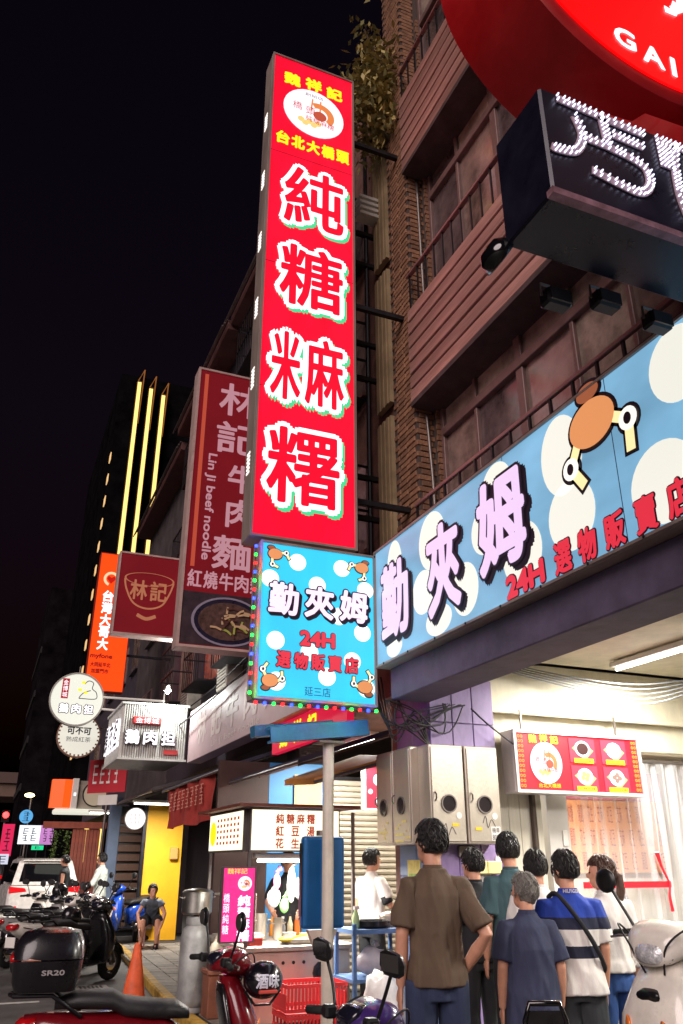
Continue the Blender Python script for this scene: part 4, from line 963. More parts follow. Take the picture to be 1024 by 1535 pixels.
def pot(name, label, cat, p, r, h, m=STEEL, lid=False):
    t = thing(name, label, cat, p)
    MB().lathe([(r*.9, 0), (r, .02), (r, h), (r*1.05, h), (r*1.05, h+.008), (r*.95, h+.008), (r*.92, h*.3)], 22).build('bowl', m, t, smooth='auto')
    if lid: MB().lathe([(r*1.02, h+.01), (r*.9, h+.03), (.02, h+.05)], 20).build('lid', m, t, smooth='auto')
    for s in (-1, 1): MB().tube([(s*r, -.03, h*.75), (s*(r+.03), -.03, h*.8), (s*(r+.03), .03, h*.8), (s*r, .03, h*.75)], .006, 6).build('handle', m, t)
    return t
pot('cooking_pot', 'tall steel cylinder pot on the cart beside its mate', 'pot', (2.95, 9.3, .84), .06, .24); pot('cooking_pot', 'squat steel canister on the cart counter behind the yellow ladle', 'pot', (3.12, 9.25, .84), .05, .2)
pot('cooking_pot', 'small white bowl on the left of the cart counter', 'bowl', (2.78, 9.0, .83), .07, .09, WHITEP); pot('cooking_pot', 'wide shallow tray pan on the front of the cart counter', 'pan', (3.2, 8.85, .83), .17, .04); pot('cooking_pot', 'white plastic tub at the pole end of the cart counter', 'tub', (3.5, 8.8, .83), .09, .1, WHITEP)
yl = thing('ladle', 'yellow plastic scoop lying on the cart counter', 'scoop', (3.05, 8.75, .86)); MB().ell((0, 0, .02), (.09, .05, .025), 14, 8).build('bowl', mat('scoop_yellow', (232, 206, 40), .4), yl, smooth=True); MB().tube([(.07, 0, .03), (.22, .05, .05)], .01, 6).build('handle', MATS['scoop_yellow'], yl)
BAGM = {k: mat('bag_'+k, c, .3, 0, (12, .1), (20, .3), alpha=.85) for k, c in (('white', (236, 234, 230)), ('pink', (236, 130, 180)), ('green', (140, 226, 120)), ('clear', (210, 206, 210)))}
def bag(label, p, r, m, seed):
    t = thing('plastic_bag', label, 'bag', p)
    r2 = random.Random(seed); mb = MB(); mb.ell((0, 0, r[2]), r, 22, 14)
    mb.v = [tuple(Vector(v)*(1+.22*noise.noise(Vector(v)*9+Vector((seed, 0, 0))))) for v in mb.v]
    mb.build('sack', m, t, smooth=True)
    MB().tube([(0, 0, r[2]*1.85), (.01, 0, r[2]*2.15), (.04, .01, r[2]*2.35)], [.03, .012, .035], 8).build('knot', m, t, smooth=True)
bag('white and green carrier bags hanging over the cart', (3.18, 9.0, 1.2), (.05, .04, .17), BAGM['white'], 1); bag('pink bag hanging on the far side of the white carrier bags', (3.02, 9.02, 1.33), (.04, .03, .09), BAGM['pink'], 2); bag('green bag hanging below the white carrier bag', (3.12, 9.05, 1.1), (.05, .04, .08), BAGM['green'], 3); bag('clear bag of pink wrappers hanging near the blue box', (3.3, 9.0, 1.22), (.09, .06, .11), BAGM['clear'], 4); bag('clear greyish bag hanging beside the pink bag', (3.0, 9.06, 1.15), (.07, .05, .1), BAGM['clear'], 5)
bag('big white rubbish bag slumped below the blue rack', (3.62, 7.6, .1), (.2, .18, .3), BAGM['white'], 6)
for i in range(9):
    x_ = 2.68+.1*i; bt9 = thing('sauce_bottle', ['brown', 'white', 'red', 'pale green', 'clear', 'amber', 'grey', 'cream', 'orange'][i]+' capped bottle in the row along the back of the cart', 'bottle', (x_, 9.55+.04*(i % 3), .84))
    MB().lathe([(.032, 0), (.034, .02), (.034, .1+.02*(i % 3)), (.014, .15+.02*(i % 3)), (.013, .18+.02*(i % 3))], 14).build('glass', mat('bottle%d' % i, [(90, 46, 30), (226, 222, 214), (180, 40, 36), (170, 206, 160), (196, 200, 204), (190, 120, 40), (120, 120, 124), (222, 206, 170), (220, 120, 50)][i], .25), bt9, smooth=True)
    MB().cyl((0, 0), .016, .181+.02*(i % 3), .2+.02*(i % 3), 12).build('cap', [WHITEP, BLACK][i % 2], bt9)
for i, (x_, y_, c_) in enumerate(((3.42, 9.15, (200, 160, 110)), (3.28, 9.35, (226, 224, 216)), (2.72, 8.78, (190, 60, 50)))):
    bx9 = thing('food_box', ['brown cardboard', 'white card', 'red paper'][i]+' takeaway box lying on the cart counter', 'box', (x_, y_, .83)); MB().box(-.07, .07, -.05, .05, 0, .06).build('tray', mat('foodbox%d' % i, c_, .7, 0, (8, .2)), bx9, bevel=.004); MB().box(-.072, .072, -.052, .052, .061, .068).build('flap', MATS['foodbox%d' % i], bx9)
# pink LED shop sign
pk = thing('led_sign', 'small pink LED sign with white characters on the street end of the cart', 'sign', (2.39, 8.3, .9))
cabinet(pk, .34, .66, .06, glow('led_pink', (236, 50, 130), 1.0, var=(30, .2)), GREYM, .012)
for i, c in enumerate('純糖麻糬'): letters('character', c, .06, .36-.1*i, .12, .088, -.006, glow('led_letter', (255, 226, 250), 1.4, False), pk, fat=.004)
letters('lettering', '魏祥記', -.02, .62, .2, .05, -.006, YEL, pk); logo(pk, .06, .51, .07, .065, -.006)
letters('lettering', '橋頭純糖', -.115, .25, .06, .36, -.006, MATS['led_letter'], pk, vertical=True)
MB().tube([(0, .03, 0), (0, .03, -.8)], .015, 6).build('stand', GREYM, pk); MB().box(-.15, .15, -.08, .14, -.81, -.79).build('foot', GREYM, pk)
# gas bottle with pot on top
gc = thing('gas_cylinder', 'scuffed grey gas cylinder standing at the edge of the pavement', 'gas cylinder', (2.4, 10.0, .11))
GAS = mat('gas_grey', (150, 150, 148), .5, .3, (4, .35), (30, .15))
MB().lathe([(.13, 0), (.135, .03), (.125, .05), (.155, .08), (.16, .12), (.16, .72), (.14, .8), (.08, .85), (.06, .87)], 28).build('tank', GAS, gc, smooth='auto')
MB().lathe([(.1, .84), (.11, .86), (.11, .93), (.1, .93)], 20).build('collar', GAS, gc, smooth='auto'); MB().cyl((0, 0), .03, .86, .95, 10).build('valve', GREYM, gc)
pot('cooking_pot', 'dented aluminium pot with lid balanced on the grey gas cylinder', 'pot', (2.4, 10.0, 1.06), .17, .22, mat('aluminium', (190, 188, 180), .35, 1., (5, .2)), True)
bag('grumpled cream cloth sack beside the gas cylinder', (2.62, 9.65, .55), (.14, .1, .17), mat('sack_cream', (214, 204, 180), .8, 0, (8, .15)), 8)
ub = thing('sack_stool', 'low wooden crate holding up the cream sack', 'crate', (2.62, 9.65, .1)); MB().box(-.16, .16, -.14, .14, .0, .4).build('crate_body', mat('crate_wood', (120, 70, 50), .7, 0, (5, .3)), ub, bevel=.01); MB().box(-.18, .18, -.16, .16, .4, .45).build('crate_top', MATS['crate_wood'], ub, bevel=.01)
# red plastic crates before the cart
def crate(label, p):
    t = thing('plastic_crate', label, 'crate', p); m = mat('crate_red', (200, 44, 48), .45, 0, (6, .15))
    o = MB(); w, d, h = .3, .2, .24
    o.box(-w, w, -d, d, 0, .012)
    for z in (0.02, h-.03): 
        o.box(-w, w, -d, -d+.012, z, z+.03); o.box(-w, w, d-.012, d, z, z+.03); o.box(-w, -w+.012, -d+.013, d-.013, z, z+.03); o.box(w-.012, w, -d+.013, d-.013, z, z+.03)
    o.build('frame', m, t)
    b0 = None
    for i in range(17):
        for s in (-1, 1):
            q = (-w+.02+i*(2*w-.04)/16, s*(d-.006), .05)
            if b0 is None: b0 = MB().box(-.009, .009, -.005, .005, 0, h-.08).build('slat', m, t, loc=q)
            else: share(b0, t, q)
    for s in (-1, 1): MB().box(s*(w-.006)-.004, s*(w-.006)+.004, -d+.02, d-.02, .05, h-.08).build('end_panel', m, t)
crate('red plastic crate stacked on another before the cart', (3.05, 8.05, .345)); crate('red plastic crate at the bottom of the pair before the cart', (3.05, 8.05, .1))
# blue rack right of the cart
rk = thing('steel_rack', 'blue painted two shelf rack loaded with pans beside the pillar', 'rack', (3.78, 8.2, .1))
BR = mat('rack_blue', (84, 116, 160), .5, .1, (5, .25))
for x in (-.3, .3):
    for y in (-.2, .25): MB().box(x-.018, x+.018, y-.018, y+.018, 0, .95).build('leg', BR, rk)
MB().box(-.33, .33, -.23, .28, .86, .9).build('shelf', BR, rk); MB().box(-.33, .33, -.23, .28, .45, .48).build('shelf', BR, rk)
pot('cooking_pot', 'black wok on the blue rack', 'wok', (3.75, 8.2, 1.0), .17, .06, BLACK); pot('cooking_pot', 'steel lidded pan on the blue rack next to the wok', 'pan', (4.0, 8.3, 1.0), .1, .09, STEEL, True)
bt_ = thing('spray_bottle', 'white and green spray bottle standing on the blue rack', 'bottle', (3.55, 8.12, 1.0)); MB().lathe([(.035, 0), (.037, .1), (.02, .15), (.015, .17)], 14).build('bottle_body', mat('bottle_green', (190, 214, 150), .4), bt_, smooth=True); MB().box(-.02, .04, -.012, .012, .17, .2).build('trigger', WHITEP, bt_)
bag('crumpled clear bags stuffed on the lower shelf of the blue rack', (3.78, 8.2, .58), (.2, .12, .12), BAGM['clear'], 12)
# walls behind the cart
sw = thing('roller_shutter', 'pale ribbed roller shutter behind the vendor', 'shutter', (4.95, 10.8, .1))
MB().box(-.6, .5, .06, .1, 0, 2.6).build('backing', DARKM, sw); s0 = None
for i in range(34):
    p = (-.05, 0, .03+i*.075)
    if s0 is None: s0 = MB().tube([(-.55, 0, 0), (.55, 0, 0)], .037, 8).build('slat', mat('shutter_grey', (176, 166, 150), .5, .2, (4, .2)), sw, loc=p)
    else: share(s0, sw, p)
bwl = thing('partition_wall', 'bright blue partition panel with a beige hatch behind the cart', 'wall', (4.0, 10.9, .1))
MB().box(-.5, .33, 0, .08, 0, 2.75).build('panel', mat('wall_blue', (60, 132, 190), .5, 0, (3, .15)), bwl); MB().box(-.15, .25, -.04, -.002, 1.95, 2.6).build('hatch', mat('hatch_beige', (206, 170, 120), .6, 0, (3, .15)), bwl)
MB().box(-1.2, -.505, 0, .08, 0, 2.75).build('dark_door', mat('door_brown', (58, 36, 32), .6, 0, (3, .3)), bwl)
pk2 = thing('menu_sign', 'small red and white framed menu sign beside the roller shutter', 'sign', (4.42, 9.5, 2.18)); cabinet(pk2, .3, .54, .08, glow('pink_menu', (200, 60, 84), .6), WHITEP, .025)
o = MB(); disc(o, .05, .36, .07, .07, -.004); disc(o, .06, .12, .05, .05, -.004); disc(o, -.06, .22, .03, .03, -.004)
stuff(o.build('picture', WHT, pk2))
gl = thing('glass_case', 'small glass food case on the street end of the cart', 'case', (2.65, 9.7, .84)); MB().box(-.08, .3, -.2, .2, 0, .03).build('tray', STEEL, gl); MB().box(-.08, .3, -.2, .2, .42, .44).build('case_top', STEEL, gl); MB().box(-.08, .3, -.2, -.195, .031, .419).build('pane', mat('case_glass', (190, 160, 150), .1, 0, alpha=.35), gl)
# cone
cn = thing('traffic_cone', 'tall scuffed orange traffic cone standing by the yellow kerb', 'cone', (2.02, 11.4, 0))
MB().lathe([(.17, 0), (.17, .02), (.15, .03), (.04, .66), (.03, .68), (.02, .68)], 24).build('cone_body', mat('cone_orange', (222, 92, 46), .6, 0, (6, .3)), cn, smooth='auto')
# ================================================================== far end of the street
er = thing('elevated_road', 'dim brown elevated road crossing the far end of the street', 'flyover', (0, 80, 0))
MB().box(-80, 60, 0, 9, 6.9, 8.2).build('deck', mat('flyover_brown', (110, 88, 76), .8, 0, (.4, .3)), er); MB().box(-80, 60, -.3, -.01, 8.0, 8.9).build('barrier', mat('flyover_rail', (96, 76, 70), .8), er)
for x in (-20, 12): MB().box(x-1, x+1, 2, 6, 0, 6.9).build('pier', MATS['flyover_brown'], er)
sp = thing('street_lamp', 'lit yellow street lamp before the elevated road', 'street lamp', (2.75, 60, 0))
MB().tube([(0, 0, 0), (0, 0, 5.4), (-.1, 0, 5.7)], .07, 8).build('mast', GREYM, sp); MB().ell((-.15, -.1, 5.68), (.32, .2, .14), 12, 8).build('lamp_head', glow('lamp_yellow', (255, 226, 140), 7, False), sp)
tlx = thing('traffic_light', 'red traffic light glowing at the far junction', 'traffic light', (1.1, 50, 0))
MB().tube([(0, 0, 0), (0, 0, 4.2)], .06, 8).build('mast', GREYM, tlx); MB().box(-.2, .2, -.15, .05, 3.6, 4.2).build('housing', BLACK, tlx); MB().ell((0, -.16, 3.95), (.16, .05, .16), 12, 8).build('lens', glow('signal_red', (255, 40, 40), 9, False), tlx)
for i, (nm, lab, x, y, z, w, h, col, kk, txt) in enumerate((('shop_sign', 'round pale blue lit sign near the traffic light', 2.15, 50, 3.55, .7, .7, (90, 170, 226), 1.1, '巾'), ('shop_sign', 'square white LED sign with black characters down the street', 2.45, 50, 2.5, 1.1, .95, (240, 244, 250), 1.3, '鑫'), ('shop_sign', 'tall pink red neon frame sign beside the junction', 1.35, 50, 1.9, .6, 1.6, (226, 40, 90), 1., '茶'), ('shop_sign', 'small green cross lit sign below the white LED sign', 2.9, 49, 2.2, .6, .22, (40, 226, 150), 1.1, '藥'), ('shop_sign', 'pink and blue striped lit sign behind the white LED sign', 3.5, 51, 2.5, .9, 1.0, (226, 150, 226), .8, '髮'), ('shop_sign', 'small white panel sign under the neon frame', 1.25, 49.5, 1.5, .6, .5, (226, 230, 250), .9, '停'), ('shop_sign', 'dim red lantern like sign by the parked cars', .55, 52, 3.6, .5, .5, (200, 60, 60), .8, '酒'))):
    t = thing(nm, lab, 'sign', (x, y, z)); 
    if i == 0: o = MB(); disc(o, 0, h/2, w/2, h/2, 0, .1, 24); o.build('sign_face', glow('far%d' % i, col, kk*.7), t)
    else: MB().box(-w/2, w/2, -.1, 0, 0, h).build('sign_face', glow('far%d' % i, col, kk*.7), t)
    marks(t, 0, h/2, w*.75, h*.75, 1 if w < .8 else 2, 2 if h > .5 else 1, -.105, INK, i)
    MB().tube([(0, .05, h/2), (0, .05, -z)], .04, 6).build('post', DARKM, t)
for i in range(3):
    t = thing('potted_vine', ['leafy green vine column hanging by the corner shop frontage', 'leafy vine column next to the wooden frame', 'thin leafy vine column by the dark opening'][i], 'plant', (2.1+.35*i, 27.5, .1), 0, 'hanging vines at the corner shop')
    r2 = random.Random(i); o = MB()
    for q in range(260):
        a = r2.uniform(0, 6.3); p = Vector((.13*math.cos(a)*r2.random(), .13*math.sin(a), r2.uniform(.5, 2.4))); d = Vector((r2.uniform(-1, 1), r2.uniform(-1, 1), r2.uniform(-1, .2))).normalized()*.08; e = d.cross(Vector((r2.uniform(-1, 1), r2.uniform(-1, 1), 1))).normalized()*.03
        o.add([p, p+d*.5+e, p+d, p+d*.5-e], [(0, 1, 2, 3)])
    stuff(o.build('foliage', mat('vine_leaf', (104, 134, 62), .6, 0, (5, .4)), t)); MB().tube([(0, 0, .0), (0, 0, 2.4)], .012, 5).build('stem', mat('stem_brown', (70, 56, 40), .8), t); MB().cyl((0, 0), .12, 0, .3, 12, .15).build('pot', mat('pot_clay', (150, 90, 64), .7), t)
wp = thing('wood_frontage', 'reddish wooden slatted shop frontage behind the standing people', 'shopfront', (2.95, 26.6, .1)); s0 = None
for i in range(8):
    p = (-.4+i*.1, 0, 0)
    if s0 is None: s0 = MB().box(-.045, .045, 0, .05, 0, 2.4).build('plank', mat('front_wood', (150, 76, 58), .6, 0, (4, .3)), wp, loc=p)
    else: share(s0, wp, p)
MB().box(-1.3, .5, -.05, .1, 2.42, 2.6).build('lintel', MATS['front_wood'], wp)
# shrub rooted in the roof gutter beside the brick pier
tr = thing('rooftop_shrub', 'straggly leafy shrub growing from the brick wall above the tall sign', 'shrub', (3.88, 7.42, 11.0))
r2 = random.Random(5); tips = []
for i in range(13):
    e = Vector((-.32+r2.uniform(-.25, .25), r2.uniform(-.3, .5), r2.uniform(.2, 2.0))); mid = e*.5+Vector((r2.uniform(-.1, .1), 0, .2))
    MB().tube(curve_pts([(0, 0, 0), mid, e], 4), [.03-.002*q for q in range(9)], 5).build('branch', mat('twig', (84, 66, 44), .8), tr); tips += [mid, e, (mid+e)/2, e*.8]
for g_ in range(4):
    o = MB()
    for q in range(480):
        c = r2.choice(tips); p = c+Vector((r2.gauss(0, .13), r2.gauss(0, .13), r2.gauss(0, .16))); d = Vector((r2.uniform(-1, 1), r2.uniform(-1, 1), r2.uniform(-1.2, .3))).normalized()*r2.uniform(.09, .17); e = d.cross(Vector((r2.uniform(-1, 1), r2.uniform(-1, 1), 1.1))).normalized()*.03
        o.add([p, p+d*.4+e, p+d, p+d*.4-e], [(0, 1, 2, 3)])
    stuff(o.build('foliage', mat('shrub_leaf%d' % (g_ % 2), [(176, 156, 92), (126, 120, 70)][g_ % 2], .6, 0, (6, .4)), tr))
# overhead cables between the houses
for i, (a, b, lab) in enumerate((((3.2, 9, 4.3), (2.9, 21, 4.0), 'sagging black cable along the house fronts'), ((3.5, 8, 5.0), (3.6, 21, 4.6), 'upper sagging black cable along the house fronts'))):
    m_ = (Vector(a)+Vector(b))/2-Vector((0, 0, .25)); tag(cable([a, m_, b], .012, 'overhead_cable', WIRE), lab, 'cable')
# ================================================================== scooters and car
def ring(x, zc, hw, hh, n=18, e=2.6, yc=0., tilt=0.):
    out = []
    for j in range(n):
        a = 2*math.pi*j/n; c, s = math.cos(a), math.sin(a)
        y = hw*math.copysign(abs(c)**(2/e), c); z = hh*math.copysign(abs(s)**(2/e), s)
        out.append((x-tilt*z, yc+y, zc+z))
    return out
def zring(z, xc, hx, hy, n=18, e=2.6):
    out = []
    for j in range(n):
        a = 2*math.pi*j/n; c, s = math.cos(a), math.sin(a)
        out.append((xc+hx*math.copysign(abs(c)**(2/e), c), hy*math.copysign(abs(s)**(2/e), s), z))
    return out
MX = Matrix.Rotation(R(90), 4, 'X')
TYRE = None
def wheel(t, x, r=.235, w=.055):
    M = Matrix.Translation((x, 0, r)) @ MX
    wh = MB().lathe([(r*.62, -w*.8), (r*.85, -w), (r*.97, -w*.55), (r, 0), (r*.97, w*.55), (r*.85, w), (r*.62, w*.8)], 28, M, cap=False).build('wheel', RUBBER, t, smooth=True)
    MB().lathe([(r*.62, -w*.75), (r*.66, -w*.3), (r*.66, w*.3), (r*.62, w*.75)], 28, M, cap=False).build('rim', GREYM, wh, smooth=True)
    o = MB()
    for k in range(5):
        a = 2*math.pi*k/5; o.tube([(x+.03*math.cos(a), 0, r+.03*math.sin(a)), (x+r*.64*math.cos(a+.25), 0, r+r*.64*math.sin(a+.25))], [.022, .014], 6)
    o.tube([(x, -.05, r), (x, .05, r)], .035, 12); o.build('hub', GREYM, wh)
    MB().lathe([(r*.2, .03), (r*.45, .03), (r*.45, .034), (r*.2, .034)], 24, M).build('brake_disc', CHROME, wh)
def scooter(label, loc, rz, body, trim, group='parked scooters', mirrors='round', box=False, rack=True, helmet=None, plate=False, steer=0., seatc=None, size=1.):
    t = thing('scooter', label, 'scooter', loc, rz, group); t.scale = (size, size, size)
    wheel(t, .63); wheel(t, -.6, .23, .06)
    # front mudguard
    o = MB(); rings = []
    for k in range(9):
        a = R(20+k*16); c = Vector((.63+.275*math.cos(a), 0, .235+.275*math.sin(a)))
        n = Vector((math.cos(a), 0, math.sin(a)))
        rings.append([tuple(c+Vector((0, yy, 0))-n*dd) for yy, dd in ((-.075, .05), (-.06, .008), (0, 0), (.06, .008), (.075, .05), (.06, .03), (0, .02), (-.06, .03))])
    o.loft(rings); o.build('front_mudguard', body, t, smooth='auto')
    for s in (-1, 1): MB().tube([(.63, s*.085, .235), (.5, s*.07, .62)], .022, 8).build('fork', GREYM, t, smooth=True)
    # leg shield with bulging front panel
    MB().loft([zring(.24, .36, .05, .1), zring(.32, .4, .075, .17), zring(.5, .42, .1, .22), zring(.68, .4, .1, .2), zring(.82, .35, .085, .15), zring(.92, .31, .06, .1)]).build('leg_shield', body, t, smooth=True)
    MB().loft([zring(.3, .33, .03, .16), zring(.55, .325, .03, .2), zring(.8, .27, .03, .15), zring(.88, .26, .02, .1)]).build('inner_panel', trim, t, smooth=True)
    for s in (-1, 1):
        q = MB(); q.loft([ring(.40, .55, .012, .03, 10, yc=s*.16), ring(.475, .6, .03, .05, 10, yc=s*.13), ring(.505, .66, .012, .03, 10, yc=s*.1)]); q.build('indicator', mat('lamp_amber', (230, 120, 30), .25, 0, coat=.5), t, smooth=True)
    MB().loft([ring(.465, .77, .07, .02, 12), ring(.445, .79, .05, .012, 12)]).build('front_intake', BLACK, t, smooth=True)
    for s in (-1, 1):
        q = MB().tube([(.45, s*.19, .42), (.475, s*.165, .52), (.455, s*.13, .66)], [.012, .026, .01], 8); q.build('position_lamp', mat('headlamp_glass', (210, 212, 218), .08, .3, (40, .5), (60, .4), coat=.8), t, smooth=True)
    # floor and body
    MB().loft([ring(.34, .27, .13, .035), ring(.1, .27, .17, .04), ring(-.12, .28, .18, .045), ring(-.2, .3, .16, .05)]).build('floorboard', trim, t, smooth='auto')
    MB().loft([ring(.02, .5, .1, .14, tilt=-.2), ring(-.1, .52, .16, .2), ring(-.3, .56, .185, .19), ring(-.55, .6, .18, .15), ring(-.78, .66, .13, .1), ring(-.93, .7, .06, .05)]).build('body_panel', body, t, smooth=True)
    MB().loft([ring(-.05, .36, .12, .08), ring(-.35, .38, .15, .1), ring(-.6, .4, .12, .08)]).build('side_cover', trim, t, smooth=True)
    MB().loft([ring(.06, .72, .08, .03), ring(-.02, .745, .13, .05), ring(-.2, .755, .155, .055), ring(-.34, .775, .16, .055), ring(-.42, .815, .15, .055), ring(-.62, .82, .13, .05), ring(-.76, .8, .07, .03)]).build('seat', seatc or mat('seat_black', (30, 28, 30), .5, 0, (18, .2), (120, .2)), t, smooth=True)
    MB().loft([ring(-.86, .7, .1, .05, 14), ring(-.95, .69, .085, .045, 14), ring(-.975, .69, .05, .025, 14)]).build('tail_lamp', mat('lamp_red', (170, 14, 20), .2, 0, coat=.6, emit=.12), t, smooth=True)
    MB().loft([ring(-.55, .42, .07, .05, 12), ring(-.8, .42, .075, .03, 12), ring(-.9, .34, .07, .015, 12)]).build('rear_mudguard', BLACK, t, smooth=True)
    pl_ = MB().box(-.905, -.895, -.1, .1, .42, .56).build('plate', WHITEP, t)
    MB().tube([(-.15, -.14, .24), (-.4, -.17, .24), (-.5, -.18, .27), (-.85, -.19, .36)], [.018, .022, .05, .05], 12).build('exhaust', GREYM, t, smooth=True)
    MB().tube([(-.6, .13, .3), (-.55, .13, .58)], .03, 8).build('shock', CHROME, t, smooth=True)
    MB().box(-.62, -.1, .06, .15, .2, .36).build('engine_case', GREYM, t, bevel=.03)
    MB().tube([(-.2, .14, .22), (-.12, .26, .01)], .012, 6).build('kickstand', DARKM, t)
    # steering head
    Ms = Matrix.Translation((.28, 0, 0)) @ Matrix.Rotation(R(steer), 4, 'Z')
    def TR(mb): mb.v = [tuple(Ms @ Vector(v)) for v in mb.v]; return mb
    TR(MB().loft([ring(-.1, .98, .07, .03), ring(-.04, 1.0, .14, .06), ring(.05, 1.0, .17, .085), ring(.12, .98, .14, .085), ring(.17, .95, .08, .06)])).build('handlebar_cowl', body, t, smooth=True)
    TR(MB().loft([ring(.09, .965, .125, .066, 16), ring(.14, .955, .112, .06, 16), ring(.145, .955, .1, .05, 16)])).build('headlamp_trim', BLACK, t, smooth=True)
    TR(MB().loft([ring(.12, .962, .1, .05, 14), ring(.165, .945, .085, .05, 14), ring(.19, .935, .03, .02, 14)])).build('headlamp', mat('headlamp_glass', (210, 212, 218), .08, .3, (40, .5), (60, .4), coat=.8), t, smooth=True)
    TR(MB().loft([ring(-.105, 1.0, .06, .02, 14, tilt=.3), ring(-.07, 1.035, .09, .025, 14, tilt=.3), ring(-.02, 1.06, .07, .01, 14)])).build('dashboard', mat('dash_dark', (26, 26, 40), .15, 0, coat=.7), t, smooth=True)
    for s in (-1, 1):
        TR(MB().tube([(-.02, s*.12, 1.0), (-.06, s*.22, 1.01), (-.08, s*.26, 1.01)], .014, 8)).build('handlebar', DARKM, t, smooth=True)
        TR(MB().tube([(-.08, s*.25, 1.01), (-.1, s*.37, 1.0)], .019, 10)).build('grip', RUBBER, t, smooth=True)
        TR(MB().tube([(-.03, s*.24, 1.0), (-.02, s*.3, .995), (-.05, s*.36, .985)], .007, 6)).build('brake_lever', GREYM, t, smooth=True)
        TR(MB().box(-.1, -.04, s*.2-.03, s*.2+.03, .985, 1.04)).build('switch_box', BLACK, t, bevel=.01)
        ms = TR(MB().tube(curve_pts([(-.04, s*.2, 1.03), (-.03, s*.25, 1.12), (-.03, s*.31, 1.21)], 4), .008, 6)).build('mirror_stem', BLACK, t, smooth=True)
        mm = MB()
        if mirrors == 'round': mm.ell((-.03, s*.34, 1.25), (.02, .062, .06), 18, 10)
        else: mm.loft([[(-.05+dx, s*.34+yy*f, 1.25+zz*f) for yy, zz in ((-.09, -.035), (-.05, -.05), (.05, -.045), (.09, -.01), (.085, .04), (.03, .055), (-.06, .04), (-.095, .0))] for dx, f in ((-.005, .95), (.01, 1), (.035, .7))])
        mo = TR(mm).build('mirror_shell', BLACK, ms, smooth='auto')
        gl_ = MB()
        if mirrors == 'round': gl_.lathe([(.05, 0), (.048, .002)], 18, Matrix.Translation((-.052, s*.34, 1.25)) @ Matrix.Rotation(R(-90), 4, 'Y'))
        else: gl_.box(-.0572, -.0558, s*.34-.075, s*.34+.07, 1.22, 1.285)
        TR(gl_).build('mirror_glass', CHROME, ms)
    for s in (-1, 1):
        TR(MB().tube(curve_pts([(-.03, s*.22, 1.0), (.1, s*.2, 1.06), (.17, s*.1, .98), (.14, s*.05, .86)], 5), .005, 5)).build('brake_cable', WIRE, t, smooth=True)
        MB().tube(curve_pts([(.0, s*.135, .5), (-.2, s*.188, .56), (-.5, s*.19, .63), (-.8, s*.128, .69)], 4), .006, 6).build('side_trim', DARKM, t, smooth=True)
    if rack:
        for s in (-1, 1): MB().tube([(-.6, s*.12, .74), (-.78, s*.13, .86), (-1.0, s*.1, .86), (-1.03, 0, .86)], .013, 6).build('grab_rail', DARKM, t, smooth=True)
    if box:
        b = MB().loft([zring(.88, -.83, .18, .17, 22, 4), zring(.93, -.83, .2, .2, 22, 4), zring(1.05, -.83, .21, .215, 22, 4)]).build('top_box', mat('box_black', (22, 19, 24), .28, 0, (4, .2), coat=.3), t, smooth='auto')
        MB().loft([zring(1.058, -.83, .212, .217, 22, 4), zring(1.14, -.83, .205, .21, 22, 3.6), zring(1.2, -.82, .17, .17, 22, 3), zring(1.218, -.82, .09, .09, 22, 3)]).build('box_lid', MATS['box_black'], b, smooth='auto')
        MB().loft([ring(-1.0, 1.06, .15, .03, 14), ring(-1.05, 1.06, .14, .026, 14)]).build('reflector', mat('lamp_red', (170, 14, 20)), b, smooth=True)
        MB().loft([ring(-.98, 1.06, .2, .028, 14), ring(-.92, 1.06, .222, .02, 14), ring(-.87, 1.055, .218, .008, 14)]).build('side_reflector', mat('lamp_amber2', (206, 150, 130), .2, 0, coat=.5), b, smooth=True)
        lt = put(MB(), 'SR20', 0, 0, .13, .026, 0, .0015)
        lt.v = [(-.79+v[0], -.2175+v[1]*1, .99+v[2]) for v in lt.v]
        lt.build('lettering', mat('badge_silver', (214, 206, 206), .3, .6), b)
    if helmet:
        hm = thing('helmet', helmet[0], 'helmet', (0, 0, 0)); hp = Vector(helmet[1])
        hm.matrix_world = Matrix.Translation(Vector(loc)) @ Matrix.Rotation(R(rz), 4, 'Z') @ Matrix.Translation(hp)
        o = MB(); o.ell((0, 0, .1), (.15, .125, .13), 22, 14); o.v = [v if v[2] > .03 else (v[0]*.95, v[1]*.95, .03+.2*(v[2]-.03)) for v in o.v]
        o.build('shell', helmet[2], hm, smooth=True)
        o = MB(); o.ell((.03, 0, .075), (.135, .118, .06), 20, 10); o.build('visor', mat('visor', (30, 30, 40), .1, 0, coat=.8), hm, smooth=True)
        MB().tube([(.0, -.11, .03), (.02, -.06, -.05), (.02, .06, -.05), (0, .11, .03)], .008, 5).build('strap', BLACK, hm)
    return t
def paint(n, c, r=.25): return mat('paint_'+n, c, r, 0, (7, .16), (3, .06), coat=.6)
RED = paint('red', (112, 10, 22)); WHI = paint('white', (226, 220, 208)); BLK = paint('black', (20, 18, 22)); PUR = paint('purple', (66, 44, 110)); SIL = paint('silver', (160, 158, 156)); BLU = paint('blue', (24, 70, 170)); MAR2 = paint('maroon', (96, 14, 26))
scooter('red scooter with a black top box lettered in silver, parked across the kerb', (1.34, 5.9, 0), -6, RED, BLK, box=True, mirrors='round', steer=12)
scooter('purple scooter with angular mirrors beside the man in the brown shirt', (1.42, 3.86, -.04), -14, PUR, BLK, mirrors='angular', steer=18, seatc=mat('seat_brown', (44, 32, 30), .5, 0, (18, .2)))
scooter('cream white scooter with large headlamp facing out of the arcade', (3.84, 3.88, .1), 186, WHI, BLK, mirrors='round', steer=8, size=1.12)
scooter('black scooter squeezed against the cream white scooter', (3.7, 3.02, .1), 190, BLK, BLK, mirrors='round')
